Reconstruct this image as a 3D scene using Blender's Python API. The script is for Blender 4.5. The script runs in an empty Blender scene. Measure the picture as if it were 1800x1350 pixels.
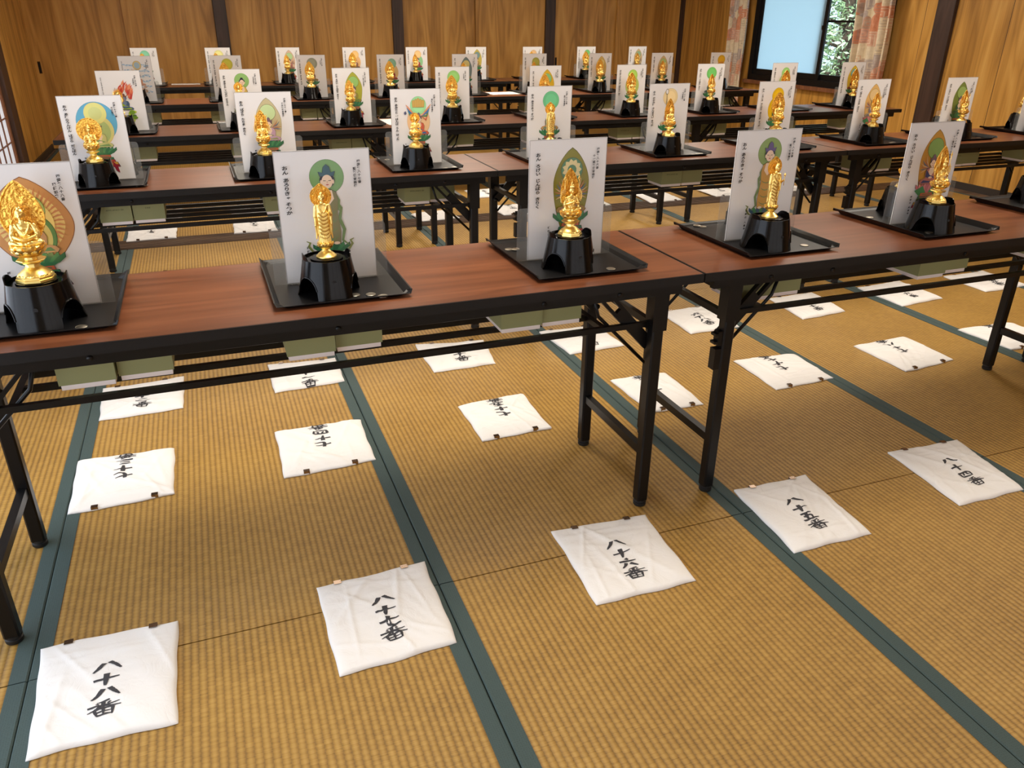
import bpy, math, random
from mathutils import Vector, Matrix
sc = bpy.context.scene
COL = sc.collection
rnd = random.Random(7)
pi = math.pi

# ------------------------------------------------------------------ camera, world, lights, exposure
F_PX, YAW, PITCH, ROLL = 1376.0, 0.3684, -0.4385, 0.0104
CAM = Vector((0.5036, -1.499, 1.2716))
cy_, sy_ = math.cos(YAW), math.sin(YAW); cp_, sp_ = math.cos(PITCH), math.sin(PITCH)
fwd = Vector((sy_ * cp_, cy_ * cp_, sp_)); rgt = Vector((cy_, -sy_, 0.0)); up_ = rgt.cross(fwd)
cr_, sr_ = math.cos(ROLL), math.sin(ROLL)
r2 = cr_ * rgt + sr_ * up_; u2 = -sr_ * rgt + cr_ * up_
cam = bpy.data.cameras.new('camera'); camo = bpy.data.objects.new('camera', cam); COL.objects.link(camo)
camo.matrix_world = Matrix(((r2.x, u2.x, -fwd.x, CAM.x), (r2.y, u2.y, -fwd.y, CAM.y), (r2.z, u2.z, -fwd.z, CAM.z), (0, 0, 0, 1)))
cam.sensor_width = 36.0; cam.lens = F_PX / 1800.0 * 36.0; cam.clip_start = 0.05; cam.clip_end = 200
sc.camera = camo

sc.view_settings.view_transform = 'Standard'; sc.view_settings.look = 'None'
sc.view_settings.gamma = 1.0; sc.view_settings.use_curve_mapping = False
sc.view_settings.exposure = 0.0

world = bpy.data.worlds.new('world'); sc.world = world; world.use_nodes = True
bgn = world.node_tree.nodes['Background']
bgn.inputs['Color'].default_value = (0.62, 0.82, 1.0, 1); bgn.inputs['Strength'].default_value = 2.4

def area_light(name, loc, size, power, color, rot=(0, 0, 0), size_y=None, shape='DISK'):
    l = bpy.data.lights.new(name, 'AREA'); l.energy = power; l.color = color; l.size = size
    l.shape = shape
    if size_y: l.size_y = size_y
    o = bpy.data.objects.new(name, l); COL.objects.link(o); o.location = loc; o.rotation_euler = rot
    return o
WARM = (1.0, 0.90, 0.765)
# ceiling lamps: two rows in the near room, one row in the far room
for lx_ in (1.0, 3.9):
    area_light('ceiling_lamp_light', (lx_, 0.36, 2.36), 0.9, 38, WARM)
    area_light('ceiling_lamp_light', (lx_, 2.20, 2.36), 0.9, 32, WARM)
for lx_ in (0.7, 2.6, 4.6):
    area_light('ceiling_lamp_light', (lx_, 4.93, 2.36), 0.6, 44, WARM)
# daylight through the paper screens along the left wall of the near room
area_light('shoji_daylight', (-0.86, -0.6, 1.05), 1.7, 52, (0.72, 0.84, 1.0), rot=(0, -pi / 2, 0), size_y=3.4, shape='RECTANGLE')
# soft fill light added behind the viewer, just inside the invented front screens
area_light('front_fill', (2.7, -3.26, 1.0), 4.7, 15, (1.0, 0.95, 0.88), rot=(pi / 2, 0, 0), size_y=1.8, shape='RECTANGLE')
sun = bpy.data.lights.new('sun', 'SUN'); sun.energy = 9.0; sun.angle = 0.02; sun.color = (1, 0.96, 0.88)
suno = bpy.data.objects.new('sun', sun); COL.objects.link(suno)
suno.rotation_euler = Vector((0.62, 0.25, -0.74)).to_track_quat('-Z', 'Y').to_euler()

# ------------------------------------------------------------------ materials
def srgb(r, g, b):
    f = lambda c: (c / 12.92 if c <= 0.04045 else ((c + 0.055) / 1.055) ** 2.4)
    return (f(r / 255), f(g / 255), f(b / 255), 1)
def mat(name, color, rough=0.5, metal=0.0, spec=0.5, coat=0.0):
    m = bpy.data.materials.new(name); m.use_nodes = True
    b = m.node_tree.nodes['Principled BSDF']
    b.inputs['Base Color'].default_value = color; b.inputs['Roughness'].default_value = rough
    b.inputs['Metallic'].default_value = metal; b.inputs['Specular IOR Level'].default_value = spec
    b.inputs['Coat Weight'].default_value = coat
    return m
class NT:
    def __init__(s, m): s.t = m.node_tree; s.b = s.t.nodes['Principled BSDF']
    def n(s, typ, **kw):
        x = s.t.nodes.new(typ)
        for k, v in kw.items(): setattr(x, k, v)
        return x
    def l(s, a, b): s.t.links.new(a, b)
    def coord(s, scale, out='Object', rot=(0, 0, 0)):
        c = s.n('ShaderNodeTexCoord'); mp = s.n('ShaderNodeMapping'); mp.inputs['Scale'].default_value = scale
        mp.inputs['Rotation'].default_value = rot
        s.l(c.outputs[out], mp.inputs['Vector']); return mp.outputs['Vector']
    def noise(s, vec, scale, detail=4, rough=0.55, dist=0.0):
        x = s.n('ShaderNodeTexNoise'); x.inputs['Scale'].default_value = scale; x.inputs['Detail'].default_value = detail
        x.inputs['Roughness'].default_value = rough; x.inputs['Distortion'].default_value = dist
        s.l(vec, x.inputs['Vector']); return x.outputs['Fac']
    def ramp(s, fac, stops, interp='LINEAR'):
        r = s.n('ShaderNodeValToRGB'); r.color_ramp.interpolation = interp
        e = r.color_ramp.elements
        while len(e) < len(stops): e.new(0.5)
        for i, (p, c) in enumerate(stops): e[i].position = p; e[i].color = c
        s.l(fac, r.inputs['Fac']); return r.outputs['Color']
    def math(s, op, a, b=None, c=None):
        m = s.n('ShaderNodeMath', operation=op)
        for i, v in enumerate((a, b, c)):
            if v is None: continue
            if isinstance(v, (int, float)): m.inputs[i].default_value = v
            else: s.l(v, m.inputs[i])
        return m.outputs[0]
    def mix(s, fac, a, b, blend='MIX'):
        m = s.n('ShaderNodeMix', data_type='RGBA', blend_type=blend)
        for i, v in ((0, fac), (6, a), (7, b)):
            if isinstance(v, (int, float)): m.inputs[i].default_value = v
            elif isinstance(v, tuple): m.inputs[i].default_value = v
            else: s.l(v, m.inputs[i])
        return m.outputs[2]
    def bump(s, h, strength=0.3, dist=0.01):
        b = s.n('ShaderNodeBump'); b.inputs['Strength'].default_value = strength; b.inputs['Distance'].default_value = dist
        s.l(h, b.inputs['Height']); s.l(b.outputs['Normal'], s.b.inputs['Normal'])

def wood_material(name, dark, mid, light, axis='Z', scale=1.0, rough=0.42, rings=9.0, coat=0.0):
    m = mat(name, mid, rough, coat=coat); t = NT(m)
    st = {'Z': (3.2, 3.2, 0.32), 'X': (0.32, 3.2, 3.2), 'Y': (3.2, 0.32, 3.2)}[axis]
    v = t.coord(tuple(a * scale for a in st))
    n1 = t.noise(v, 1.3, 2, 0.5, 0.3)
    ring = t.math('FRACT', t.math('MULTIPLY', n1, rings))
    ring = t.math('ABSOLUTE', t.math('SUBTRACT', ring, 0.5))
    fine = t.noise(t.coord(tuple(a * scale * 26 if a > 1 else a * scale * 7 for a in st)), 1.0, 3, 0.6)
    broad = t.noise(t.coord(tuple(a * scale * 1.6 if a > 1 else a * scale * 0.25 for a in st)), 1.0, 2, 0.5)
    f = t.math('ADD', t.math('MULTIPLY', ring, 0.55), t.math('MULTIPLY', fine, 0.45))
    f = t.math('ADD', f, t.math('MULTIPLY', t.math('SUBTRACT', broad, 0.5), 0.9))
    t.l(t.ramp(f, [(0.12, dark), (0.42, mid), (0.78, light)]), t.b.inputs['Base Color'])
    return m
M = {}
M['wall_wood'] = wood_material('wall_wood', srgb(156, 110, 46), srgb(198, 146, 68), srgb(218, 170, 92), 'Z', 1.0, 0.4)
M['door_wood'] = wood_material('door_wood', srgb(152, 106, 44), srgb(192, 140, 66), srgb(212, 164, 88), 'Z', 1.0, 0.42)
M['dark_wood'] = wood_material('dark_wood', srgb(42, 28, 22), srgb(62, 42, 33), srgb(78, 55, 44), 'Z', 1.4, 0.5)
M['sill_wood'] = wood_material('sill_wood', srgb(72, 54, 42), srgb(100, 78, 60), srgb(122, 98, 76), 'X', 1.6, 0.45)
M['shoji_wood'] = wood_material('shoji_wood', srgb(96, 58, 36), srgb(126, 80, 52), srgb(150, 100, 66), 'Z', 2.0, 0.5)
M['top_wood'] = wood_material('top_wood', srgb(96, 54, 32), srgb(116, 68, 42), srgb(134, 82, 54), 'X', 3.0, 0.3, 5.0)
M['ceiling_wood'] = wood_material('ceiling_wood', srgb(170, 140, 100), srgb(196, 168, 126), srgb(214, 188, 148), 'Y', 1.0, 0.6)
M['black_edge'] = mat('black_edge', srgb(18, 16, 16), 0.45, 0, 0.3)
M['black_metal'] = mat('black_metal', srgb(13, 11, 11), 0.36, 0.0, 0.28)
M['rubber'] = mat('rubber', srgb(18, 17, 17), 0.6)
M['baseboard'] = mat('baseboard', srgb(52, 44, 38), 0.5)
M['iron'] = mat('dark_bronze', srgb(70, 52, 34), 0.35, 0.8)
# tatami
m = mat('tatami_reed', srgb(190, 145, 76), 0.55); t = NT(m); M['tatami'] = m
c = t.n('ShaderNodeTexCoord'); sp = t.n('ShaderNodeSeparateXYZ'); t.l(c.outputs['Object'], sp.inputs[0])
u = t.math('MULTIPLY', sp.outputs[0], 1 / 0.0158)
wav = t.math('MULTIPLY_ADD', t.math('COSINE', t.math('MULTIPLY', t.math('SUBTRACT', u, 0.5), 2 * pi)), 0.5, 0.5)
col_id = t.math('FLOOR', u)
yo = t.math('ADD', t.math('MULTIPLY', sp.outputs[1], 1 / 0.0125), t.math('MULTIPLY', t.math('MODULO', col_id, 2.0), 0.5))
ywav = t.math('ABSOLUTE', t.math('SINE', t.math('MULTIPLY', yo, pi)))
reed = t.noise(t.coord((16, 480, 1)), 1.0, 3, 0.65)
blotch = t.noise(t.coord((2.2, 2.6, 1)), 1.0, 3, 0.5)
cell = t.n('ShaderNodeTexWhiteNoise', noise_dimensions='2D'); cb = t.n('ShaderNodeCombineXYZ')
t.l(col_id, cb.inputs[0]); t.l(t.math('FLOOR', yo), cb.inputs[1]); t.l(cb.outputs[0], cell.inputs['Vector'])
h = t.math('ADD', t.math('MULTIPLY', t.math('POWER', wav, 0.7), 0.72), t.math('MULTIPLY', t.math('POWER', ywav, 0.5), 0.28))
f = t.math('ADD', t.math('MULTIPLY', h, 0.46), t.math('MULTIPLY', reed, 0.50))
f = t.math('ADD', f, t.math('MULTIPLY', t.math('SUBTRACT', cell.outputs['Value'], 0.5), 0.10))
f = t.math('ADD', f, t.math('MULTIPLY', t.math('SUBTRACT', blotch, 0.5), 0.34))
t.l(t.ramp(f, [(0.18, srgb(104, 74, 28)), (0.56, srgb(160, 122, 53)), (0.92, srgb(190, 153, 80))]), t.b.inputs['Base Color'])
t.bump(t.math('ADD', h, t.math('MULTIPLY', reed, 0.35)), 0.55, 0.0022)
# cloth border of the mats
m = mat('mat_border_cloth', srgb(60, 78, 76), 0.75); t = NT(m); M['border'] = m
v = t.coord((1, 1, 1)); vo = t.n('ShaderNodeTexVoronoi'); vo.inputs['Scale'].default_value = 210; vo.inputs['Randomness'].default_value = 0.35; t.l(v, vo.inputs['Vector'])
fl = t.noise(v, 900, 2)
cc = t.mix(t.math('LESS_THAN', vo.outputs['Distance'], 0.26), srgb(58, 76, 75), srgb(46, 61, 60))
t.l(t.mix(0.35, cc, t.ramp(fl, [(0.3, srgb(40, 56, 55)), (0.7, srgb(72, 92, 90))])), t.b.inputs['Base Color'])
t.bump(fl, 0.2, 0.001)
# cloth with printed ink kept in one mesh (colour attribute)
def printed(name, rough, coat=0.0, weave=False):
    m = mat(name, (1, 1, 1, 1), rough, coat=coat); t = NT(m)
    a = t.n('ShaderNodeAttribute', attribute_name='print'); t.l(a.outputs['Color'], t.b.inputs['Base Color'])
    if weave: t.bump(t.noise(t.coord((1, 1, 1)), 1400, 2), 0.12, 0.0005)
    return m
M['cloth'] = printed('white_cotton', 0.9, 0, True)
t = NT(M['cloth']); b2 = t.n('ShaderNodeBump'); b2.inputs['Strength'].default_value = 0.3; b2.inputs['Distance'].default_value = 0.004; nz_ = t.noise(t.coord((1, 1, 0.2)), 16, 4, 0.5, 1.6); t.l(t.math('POWER', t.math('ABSOLUTE', t.math('SUBTRACT', nz_, 0.5)), 0.6), b2.inputs['Height']); old = t.b.inputs['Normal'].links[0].from_socket; t.l(old, b2.inputs['Normal']); t.l(b2.outputs['Normal'], t.b.inputs['Normal'])
M['card'] = printed('laminated_card', 0.28, 0.15)
M['box_lid'] = printed('box_lid_board', 0.6)
M['box_base'] = mat('white_box_board', srgb(238, 226, 222), 0.6)
M['paper'] = mat('white_paper', srgb(240, 236, 230), 0.8)
M['tray'] = mat('black_tray_plastic', srgb(15, 15, 16), 0.38, 0, 0.3); t = NT(M['tray']); t.bump(t.noise(t.coord((1, 1, 1)), 260, 2), 0.06, 0.0006)
M['pedestal'] = mat('black_lacquer_plastic', srgb(9, 7, 7), 0.17, 0, 0.24)
M['silver'] = mat('coin_nickel', srgb(176, 170, 156), 0.36, 1.0)
M['clip'] = mat('clip_metal', srgb(150, 132, 118), 0.25, 1.0)
m = mat('gilt', (1.0, 0.73, 0.23, 1), 0.34, 1.0); M['gold'] = m
m = mat('gilt_relief', (0.93, 0.54, 0.10, 1), 0.36, 1.0); t = NT(m); M['gold_relief'] = m
vo = t.n('ShaderNodeTexVoronoi', feature='SMOOTH_F1'); vo.inputs['Scale'].default_value = 190; t.l(t.coord((1, 0.3, 1)), vo.inputs['Vector'])
t.bump(t.math('ADD', vo.outputs['Distance'], t.math('MULTIPLY', t.noise(t.coord((1, .3, 1)), 420, 3), 0.5)), 0.9, 0.0035)
m = bpy.data.materials.new('clear_acrylic'); m.use_nodes = True; M['acrylic'] = m
nt = m.node_tree; nt.nodes.remove(nt.nodes['Principled BSDF'])
tr = nt.nodes.new('ShaderNodeBsdfTransparent'); gl = nt.nodes.new('ShaderNodeBsdfGlossy'); mx = nt.nodes.new('ShaderNodeMixShader'); fr = nt.nodes.new('ShaderNodeFresnel')
tr.inputs[0].default_value = (0.93, 0.93, 0.92, 1); gl.inputs['Roughness'].default_value = 0.06; fr.inputs[0].default_value = 1.5
ge = nt.nodes.new('ShaderNodeNewGeometry'); sb = nt.nodes.new('ShaderNodeMath'); sb.operation = 'MULTIPLY_ADD'; sb.inputs[1].default_value = -1; sb.inputs[2].default_value = 1; ml = nt.nodes.new('ShaderNodeMath'); ml.operation = 'MULTIPLY'
nt.links.new(ge.outputs['Backfacing'], sb.inputs[0]); nt.links.new(sb.outputs[0], ml.inputs[0]); nt.links.new(fr.outputs[0], ml.inputs[1]); nt.links.new(ml.outputs[0], mx.inputs[0]); nt.links.new(tr.outputs[0], mx.inputs[1]); nt.links.new(gl.outputs[0], mx.inputs[2]); nt.links.new(mx.outputs[0], nt.nodes['Material Output'].inputs[0])
M['glass'] = m.copy()
df = nt.nodes.new('ShaderNodeBsdfDiffuse'); df.inputs[0].default_value = (0.75, 0.76, 0.74, 1); m2 = nt.nodes.new('ShaderNodeMixShader'); m2.inputs[0].default_value = 0.08
nt.links.new(mx.outputs[0], m2.inputs[1]); nt.links.new(df.outputs[0], m2.inputs[2]); nt.links.new(m2.outputs[0], nt.nodes['Material Output'].inputs[0]); M['glass'].name = 'window_glass'
M['glass'].node_tree.nodes['Transparent BSDF'].inputs[0].default_value = (0.95, 0.97, 0.96, 1)
def translucent(name, col, base=0.45):
    m = bpy.data.materials.new(name); m.use_nodes = True; nt = m.node_tree; nt.nodes.remove(nt.nodes['Principled BSDF'])
    a = nt.nodes.new('ShaderNodeBsdfTranslucent'); b = nt.nodes.new('ShaderNodeBsdfDiffuse'); x = nt.nodes.new('ShaderNodeMixShader')
    a.inputs[0].default_value = col; b.inputs[0].default_value = col; x.inputs[0].default_value = base
    nt.links.new(a.outputs[0], x.inputs[1]); nt.links.new(b.outputs[0], x.inputs[2]); nt.links.new(x.outputs[0], nt.nodes['Material Output'].inputs[0]); return m
M['frost'] = translucent('frosted_pane', (0.76, 0.87, 0.91, 1), 0.10)
M['shoji_paper'] = translucent('shoji_paper', (0.90, 0.84, 0.82, 1), 0.4)
# curtain with blocks of faded geometric print
m = mat('curtain_print', srgb(200, 170, 140), 0.9); t = NT(m); M['curtain'] = m
uvn = t.n('ShaderNodeTexCoord'); mp = t.n('ShaderNodeMapping'); mp.inputs['Scale'].default_value = (2.6, 5.2, 1); t.l(uvn.outputs['UV'], mp.inputs['Vector'])
vo = t.n('ShaderNodeTexVoronoi', distance='CHEBYCHEV', voronoi_dimensions='2D'); vo.inputs['Scale'].default_value = 1.9; vo.inputs['Randomness'].default_value = 0.75; t.l(mp.outputs['Vector'], vo.inputs['Vector'])
sc3 = t.n('ShaderNodeSeparateColor'); t.l(vo.outputs['Color'], sc3.inputs[0])
base = t.ramp(sc3.outputs[0], [(0.0, srgb(218, 202, 168)), (0.2, srgb(172, 160, 156)), (0.4, srgb(204, 122, 78)), (0.52, srgb(220, 206, 176)), (0.68, srgb(170, 140, 120)), (0.84, srgb(206, 150, 124))], 'CONSTANT')
d_ = t.math('FRACT', t.math('MULTIPLY', vo.outputs['Distance'], 5.0))
base2 = t.mix(t.math('MULTIPLY', t.math('LESS_THAN', d_, 0.3), 0.55), base, t.ramp(sc3.outputs[1], [(0.0, srgb(226, 214, 186)), (0.5, srgb(204, 122, 76)), (0.75, srgb(150, 136, 132))], 'CONSTANT'))
t.l(t.mix(0.25, base2, t.ramp(t.noise(uvn.outputs['UV'], 26, 3), [(0.3, srgb(150, 122, 104)), (0.7, srgb(236, 220, 198))])), t.b.inputs['Base Color'])
t.b.inputs['Subsurface Weight'].default_value = 0.0
M['leaf'] = mat('tree_leaf', srgb(96, 120, 84), 0.35); t = NT(M['leaf'])
oi = t.n('ShaderNodeTexCoord'); t.l(t.ramp(t.noise(oi.outputs['Object'], 1.4, 3), [(0.3, srgb(70, 100, 70)), (0.5, srgb(130, 158, 110)), (0.7, srgb(200, 212, 186))]), t.b.inputs['Base Color'])
M['bark'] = mat('tree_bark', srgb(72, 60, 50), 0.9)
M['earth'] = mat('garden_earth', srgb(110, 104, 88), 0.95)
M['plaster'] = mat('pale_plaster', srgb(205, 190, 165), 0.9)

# ------------------------------------------------------------------ mesh builder
class MB:
    def __init__(s): s.v = []; s.f = []; s.m = []; s.c = []
    def add(s, vs, fs, mi=0, col=None):
        o = len(s.v); s.v += [tuple(p) for p in vs]; s.f += [tuple(i + o for i in f) for f in fs]; s.m += [mi] * len(fs)
        s.c += [col or (1, 1, 1, 1)] * len(vs)
    def box(s, x0, x1, y0, y1, z0, z1, mi=0, col=None):
        s.add([(x0, y0, z0), (x1, y0, z0), (x1, y1, z0), (x0, y1, z0), (x0, y0, z1), (x1, y0, z1), (x1, y1, z1), (x0, y1, z1)],
              [(0, 3, 2, 1), (4, 5, 6, 7), (0, 1, 5, 4), (1, 2, 6, 5), (2, 3, 7, 6), (3, 0, 4, 7)], mi, col)
    def bar(s, a, b, w, h, mi=0, upv=(0, 0, 1)):
        a = Vector(a); b = Vector(b); d = (b - a).normalized(); uv = Vector(upv)
        if abs(d.dot(uv)) > 0.95: uv = Vector((0, 1, 0))
        r = d.cross(uv).normalized(); u = r.cross(d)
        vs = []
        for p in (a, b):
            for sx, su in ((-1, -1), (1, -1), (1, 1), (-1, 1)): vs.append(p + r * (sx * w / 2) + u * (su * h / 2))
        s.add(vs, [(3, 2, 1, 0), (4, 5, 6, 7), (0, 1, 5, 4), (1, 2, 6, 5), (2, 3, 7, 6), (3, 0, 4, 7)], mi)
    def tube(s, pts, rad, n=10, mi=0, caps=True, col=None):
        pts = [Vector(p) for p in pts]; k = len(pts)
        rads = rad if isinstance(rad, (list, tuple)) else [rad] * k
        vs = []; prev = None
        for i, p in enumerate(pts):
            d = (pts[min(i + 1, k - 1)] - pts[max(i - 1, 0)]).normalized()
            if prev is None:
                a = Vector((0, 0, 1)) if abs(d.z) < 0.9 else Vector((1, 0, 0)); r = d.cross(a).normalized()
            else: r = (prev - d * prev.dot(d)).normalized()
            prev = r; u = d.cross(r)
            for j in range(n):
                t_ = 2 * pi * j / n; vs.append(p + (r * math.cos(t_) + u * math.sin(t_)) * rads[i])
        fs = [(i * n + j, i * n + (j + 1) % n, (i + 1) * n + (j + 1) % n, (i + 1) * n + j) for i in range(k - 1) for j in range(n)]
        if caps: fs += [tuple(range(n - 1, -1, -1)), tuple((k - 1) * n + j for j in range(n))]
        s.add(vs, fs, mi, col)
    def capsule(s, a, b, ra, rb=None, n=12):
        rb = ra if rb is None else rb
        a = Vector(a); b = Vector(b); d = (b - a); L = d.length; d = d / L if L else Vector((0, 0, 1))
        pts = []; rr = []
        for i in range(5):
            t_ = pi / 2 * (1 - i / 4.0); pts.append(a - d * ra * math.sin(t_)); rr.append(max(ra * math.cos(t_), ra * 0.03))
        for i in range(5):
            t_ = pi / 2 * (i / 4.0); pts.append(b + d * rb * math.sin(t_)); rr.append(max(rb * math.cos(t_), rb * 0.03))
        s.tube(pts, rr, n)
    def ell(s, c, r, n=16, rot=None):
        vs = []; fs = []; k = n // 2
        R = rot.to_matrix() if rot else None
        for i in range(1, k):
            for j in range(n):
                p = Vector((r[0] * math.sin(pi * i / k) * math.cos(2 * pi * j / n), r[1] * math.sin(pi * i / k) * math.sin(2 * pi * j / n), r[2] * math.cos(pi * i / k)))
                if R: p = R @ p
                vs.append(p + Vector(c))
        for q in ((0, 0, r[2]), (0, 0, -r[2])):
            p = Vector(q); p = R @ p if R else p; vs.append(p + Vector(c))
        T = len(vs) - 2; B = T + 1
        for i in range(k - 2):
            for j in range(n): fs.append((i * n + j, (i + 1) * n + j, (i + 1) * n + (j + 1) % n, i * n + (j + 1) % n))
        for j in range(n): fs.append((T, j, (j + 1) % n)); fs.append((B, (k - 2) * n + (j + 1) % n, (k - 2) * n + j))
        s.add(vs, fs)
    def loft(s, loops, mi=0, caps=True, col=None):
        n = len(loops[0]); vs = [p for l in loops for p in l]
        fs = [(i * n + j, i * n + (j + 1) % n, (i + 1) * n + (j + 1) % n, (i + 1) * n + j) for i in range(len(loops) - 1) for j in range(n)]
        if caps: fs += [tuple(range(n - 1, -1, -1)), tuple((len(loops) - 1) * n + j for j in range(n))]
        s.add(vs, fs, mi, col)
    def lathe(s, prof, n=32, c=(0, 0), mi=0, caps=True, wob=None, ph=0.0):
        loops = []
        for k, (r, z) in enumerate(prof):
            l = []
            for j in range(n):
                t_ = 2 * pi * j / n + ph; rr = r * (wob(t_, k) if wob else 1.0)
                l.append((c[0] + rr * math.cos(t_), c[1] + rr * math.sin(t_), z))
            loops.append(l)
        s.loft(loops, mi, caps)
    def prism(s, pts, y0, y1, mi=0):            # outline in xz, extruded along y
        n = len(pts); vs = [(x, y0, z) for x, z in pts] + [(x, y1, z) for x, z in pts]
        s.add(vs, [tuple(range(n)), tuple(range(2 * n - 1, n - 1, -1))] + [(j, n + j, n + (j + 1) % n, (j + 1) % n) for j in range(n)], mi)
    def mesh(s, name, mats, smooth=False, color=False, scale=1.0):
        me = bpy.data.meshes.new(name)
        me.from_pydata([(x * scale, y * scale, z * scale) for x, y, z in s.v] if scale != 1.0 else s.v, [], s.f)
        for m_ in (mats if isinstance(mats, (list, tuple)) else [mats]): me.materials.append(m_)
        if max(s.m, default=0): me.polygons.foreach_set('material_index', s.m)
        if color:
            a = me.color_attributes.new('print', 'FLOAT_COLOR', 'POINT')
            a.data.foreach_set('color', [q for c_ in s.c for q in c_])
        if smooth is True: me.polygons.foreach_set('use_smooth', [True] * len(s.f))
        elif smooth: me.set_sharp_from_angle(angle=smooth) if hasattr(me, 'set_sharp_from_angle') else None
        if smooth and smooth is not True: me.polygons.foreach_set('use_smooth', [True] * len(s.f)); me.set_sharp_from_angle(angle=smooth)
        me.validate(); me.update(); return me
def obj(name, me, parent=None, loc=(0, 0, 0), rz=0.0):
    o = bpy.data.objects.new(name, me); COL.objects.link(o); o.location = loc; o.rotation_euler = (0, 0, rz)
    if parent: o.parent = parent
    return o
def tag(o, label, cat, group=None):
    o['label'] = label; o['category'] = cat
    if group: o['group'] = group
    return o
def struct(o): o['kind'] = 'structure'; return o
def thing(name, label, cat, loc, rz=0.0, group=None):
    return tag(obj(name, None, None, loc, rz), label, cat, group)
def dup(src, loc, rz, label, group=None):       # a copy of a thing with copies of its parts and sub-parts
    r = src.copy(); COL.objects.link(r); r.location = loc; r.rotation_euler = (0, 0, rz); r['label'] = label
    if group: r['group'] = group
    for ch in list(src.children):
        c = ch.copy(); COL.objects.link(c); c.parent = r
        for g in list(ch.children):
            d = g.copy(); COL.objects.link(d); d.parent = c
    return r
def quad_box(name, mats, x0, x1, y0, y1, z0, z1, parent=None, st=False, bev=0.0):
    b = MB(); b.box(x0, x1, y0, y1, z0, z1); o = obj(name, b.mesh(name, mats), parent)
    if bev:
        md = o.modifiers.new('edge', 'BEVEL'); md.width = bev; md.segments = 2
    if st: struct(o)
    return o
ORD = ['first', 'second', 'third', 'fourth', 'fifth', 'sixth', 'seventh', 'eighth', 'ninth']
KAN = '〇一二三四五六七八九'
def kanji(n):
    t_, o_ = divmod(n, 10); return (('' if t_ == 1 else KAN[t_]) + '十' if t_ else '') + (KAN[o_] if o_ else '')

# ------------------------------------------------------------------ room
W = 0.8946; XL, XR, YB, YF, ZC = -0.93, 6.40, 7.92, -3.30, 2.42
SILL0, SILL1 = 3.55, 3.75
b = MB(); b.box(XL - 0.2, XR + 0.2, YF, YB + 0.1, -0.12, -0.052); floor = struct(obj('floor', b.mesh('floor', M['baseboard'])))
def mat_mesh(w, l):
    b = MB(); b.box(-w / 2 + 0.006, w / 2 - 0.006, -l / 2 + 0.0018, l / 2 - 0.0018, -0.05, 0); return b.mesh('tatami_mat', M['tatami'])
def border_mesh(l):
    b = MB(); hw = 0.0175; n = 5
    loops = []
    for y in (-l / 2 + 0.0014, l / 2 - 0.0014):
        loops.append([(-hw, y, -0.048), (hw, y, -0.048), (hw, y, -0.0016), (hw - 0.003, y, 0.0011), (-hw, y, 0.0011)])
    b.loft(loops); return b.mesh('border_cloth', M['border'])
spans = [(-3.28, -1.7895), (-1.7895, 0.0), (0.0, 1.7895), (1.7895, SILL0), (SILL1, 5.54), (5.54, 7.33), (7.33, YB)]
for (a, c) in spans:
    l = c - a; mm = mat_mesh(W, l); bm_ = border_mesh(l)
    bm2 = bm_.copy()
    bm2.transform(Matrix.Rotation(pi, 4, 'Z'))
    for k in range(-1, 7):
        cx = (k + 0.5) * W
        o = struct(obj('tatami_mat', mm, floor, (cx, (a + c) / 2, 0)))
        struct(obj('border_cloth', bm_, o, (W / 2 - 0.0186, 0, 0))); struct(obj('border_cloth', bm2, o, (-W / 2 + 0.0186, 0, 0)))
struct(quad_box('floor_board', M['sill_wood'], 7 * W + 0.002, XR, YF, YB, -0.05, -0.001, floor))
struct(quad_box('floor_board', M['sill_wood'], XL, -W - 0.002, YF, YB, -0.05, -0.001, floor))
# grooved threshold between the two rooms
b = MB(); b.box(XL, XR, SILL0 + 0.002, SILL1 - 0.002, -0.05, 0.004)
gw = 0.0105
for i in range(9):
    y = SILL0 + 0.012 + i * 0.0215; b.box(XL, XR, y, y + gw, 0.004, 0.0085)
struct(obj('trim_1', b.mesh('trim_1', M['sill_wood'])))
# lintel and the wall above it
b = MB(); b.box(XL, XR, SILL0, SILL1, 1.86, 1.96); struct(obj('trim_2', b.mesh('trim_2', M['dark_wood'])))
quad_box('wall_lintel', M['plaster'], XL, XR, SILL0 + 0.04, SILL1 - 0.04, 1.96, ZC, st=True)
quad_box('ceiling', M['ceiling_wood'], XL - 2.3, XR + 0.9, YF - 0.1, YB + 0.4, ZC, ZC + 0.12, st=True)  # slab stretched past the walls as an added overhang that blocks the sun
quad_box('wall_front', M['plaster'], XL - 0.1, 0.30, YF - 0.1, YF, -0.1, ZC, st=True)
quad_box('wall_front_right', M['plaster'], 5.10, XR + 0.1, YF - 0.1, YF, -0.1, ZC, st=True)
quad_box('wall_front_upper', M['plaster'], 0.30, 5.10, YF - 0.1, YF, 1.86, ZC, st=True)
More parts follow.
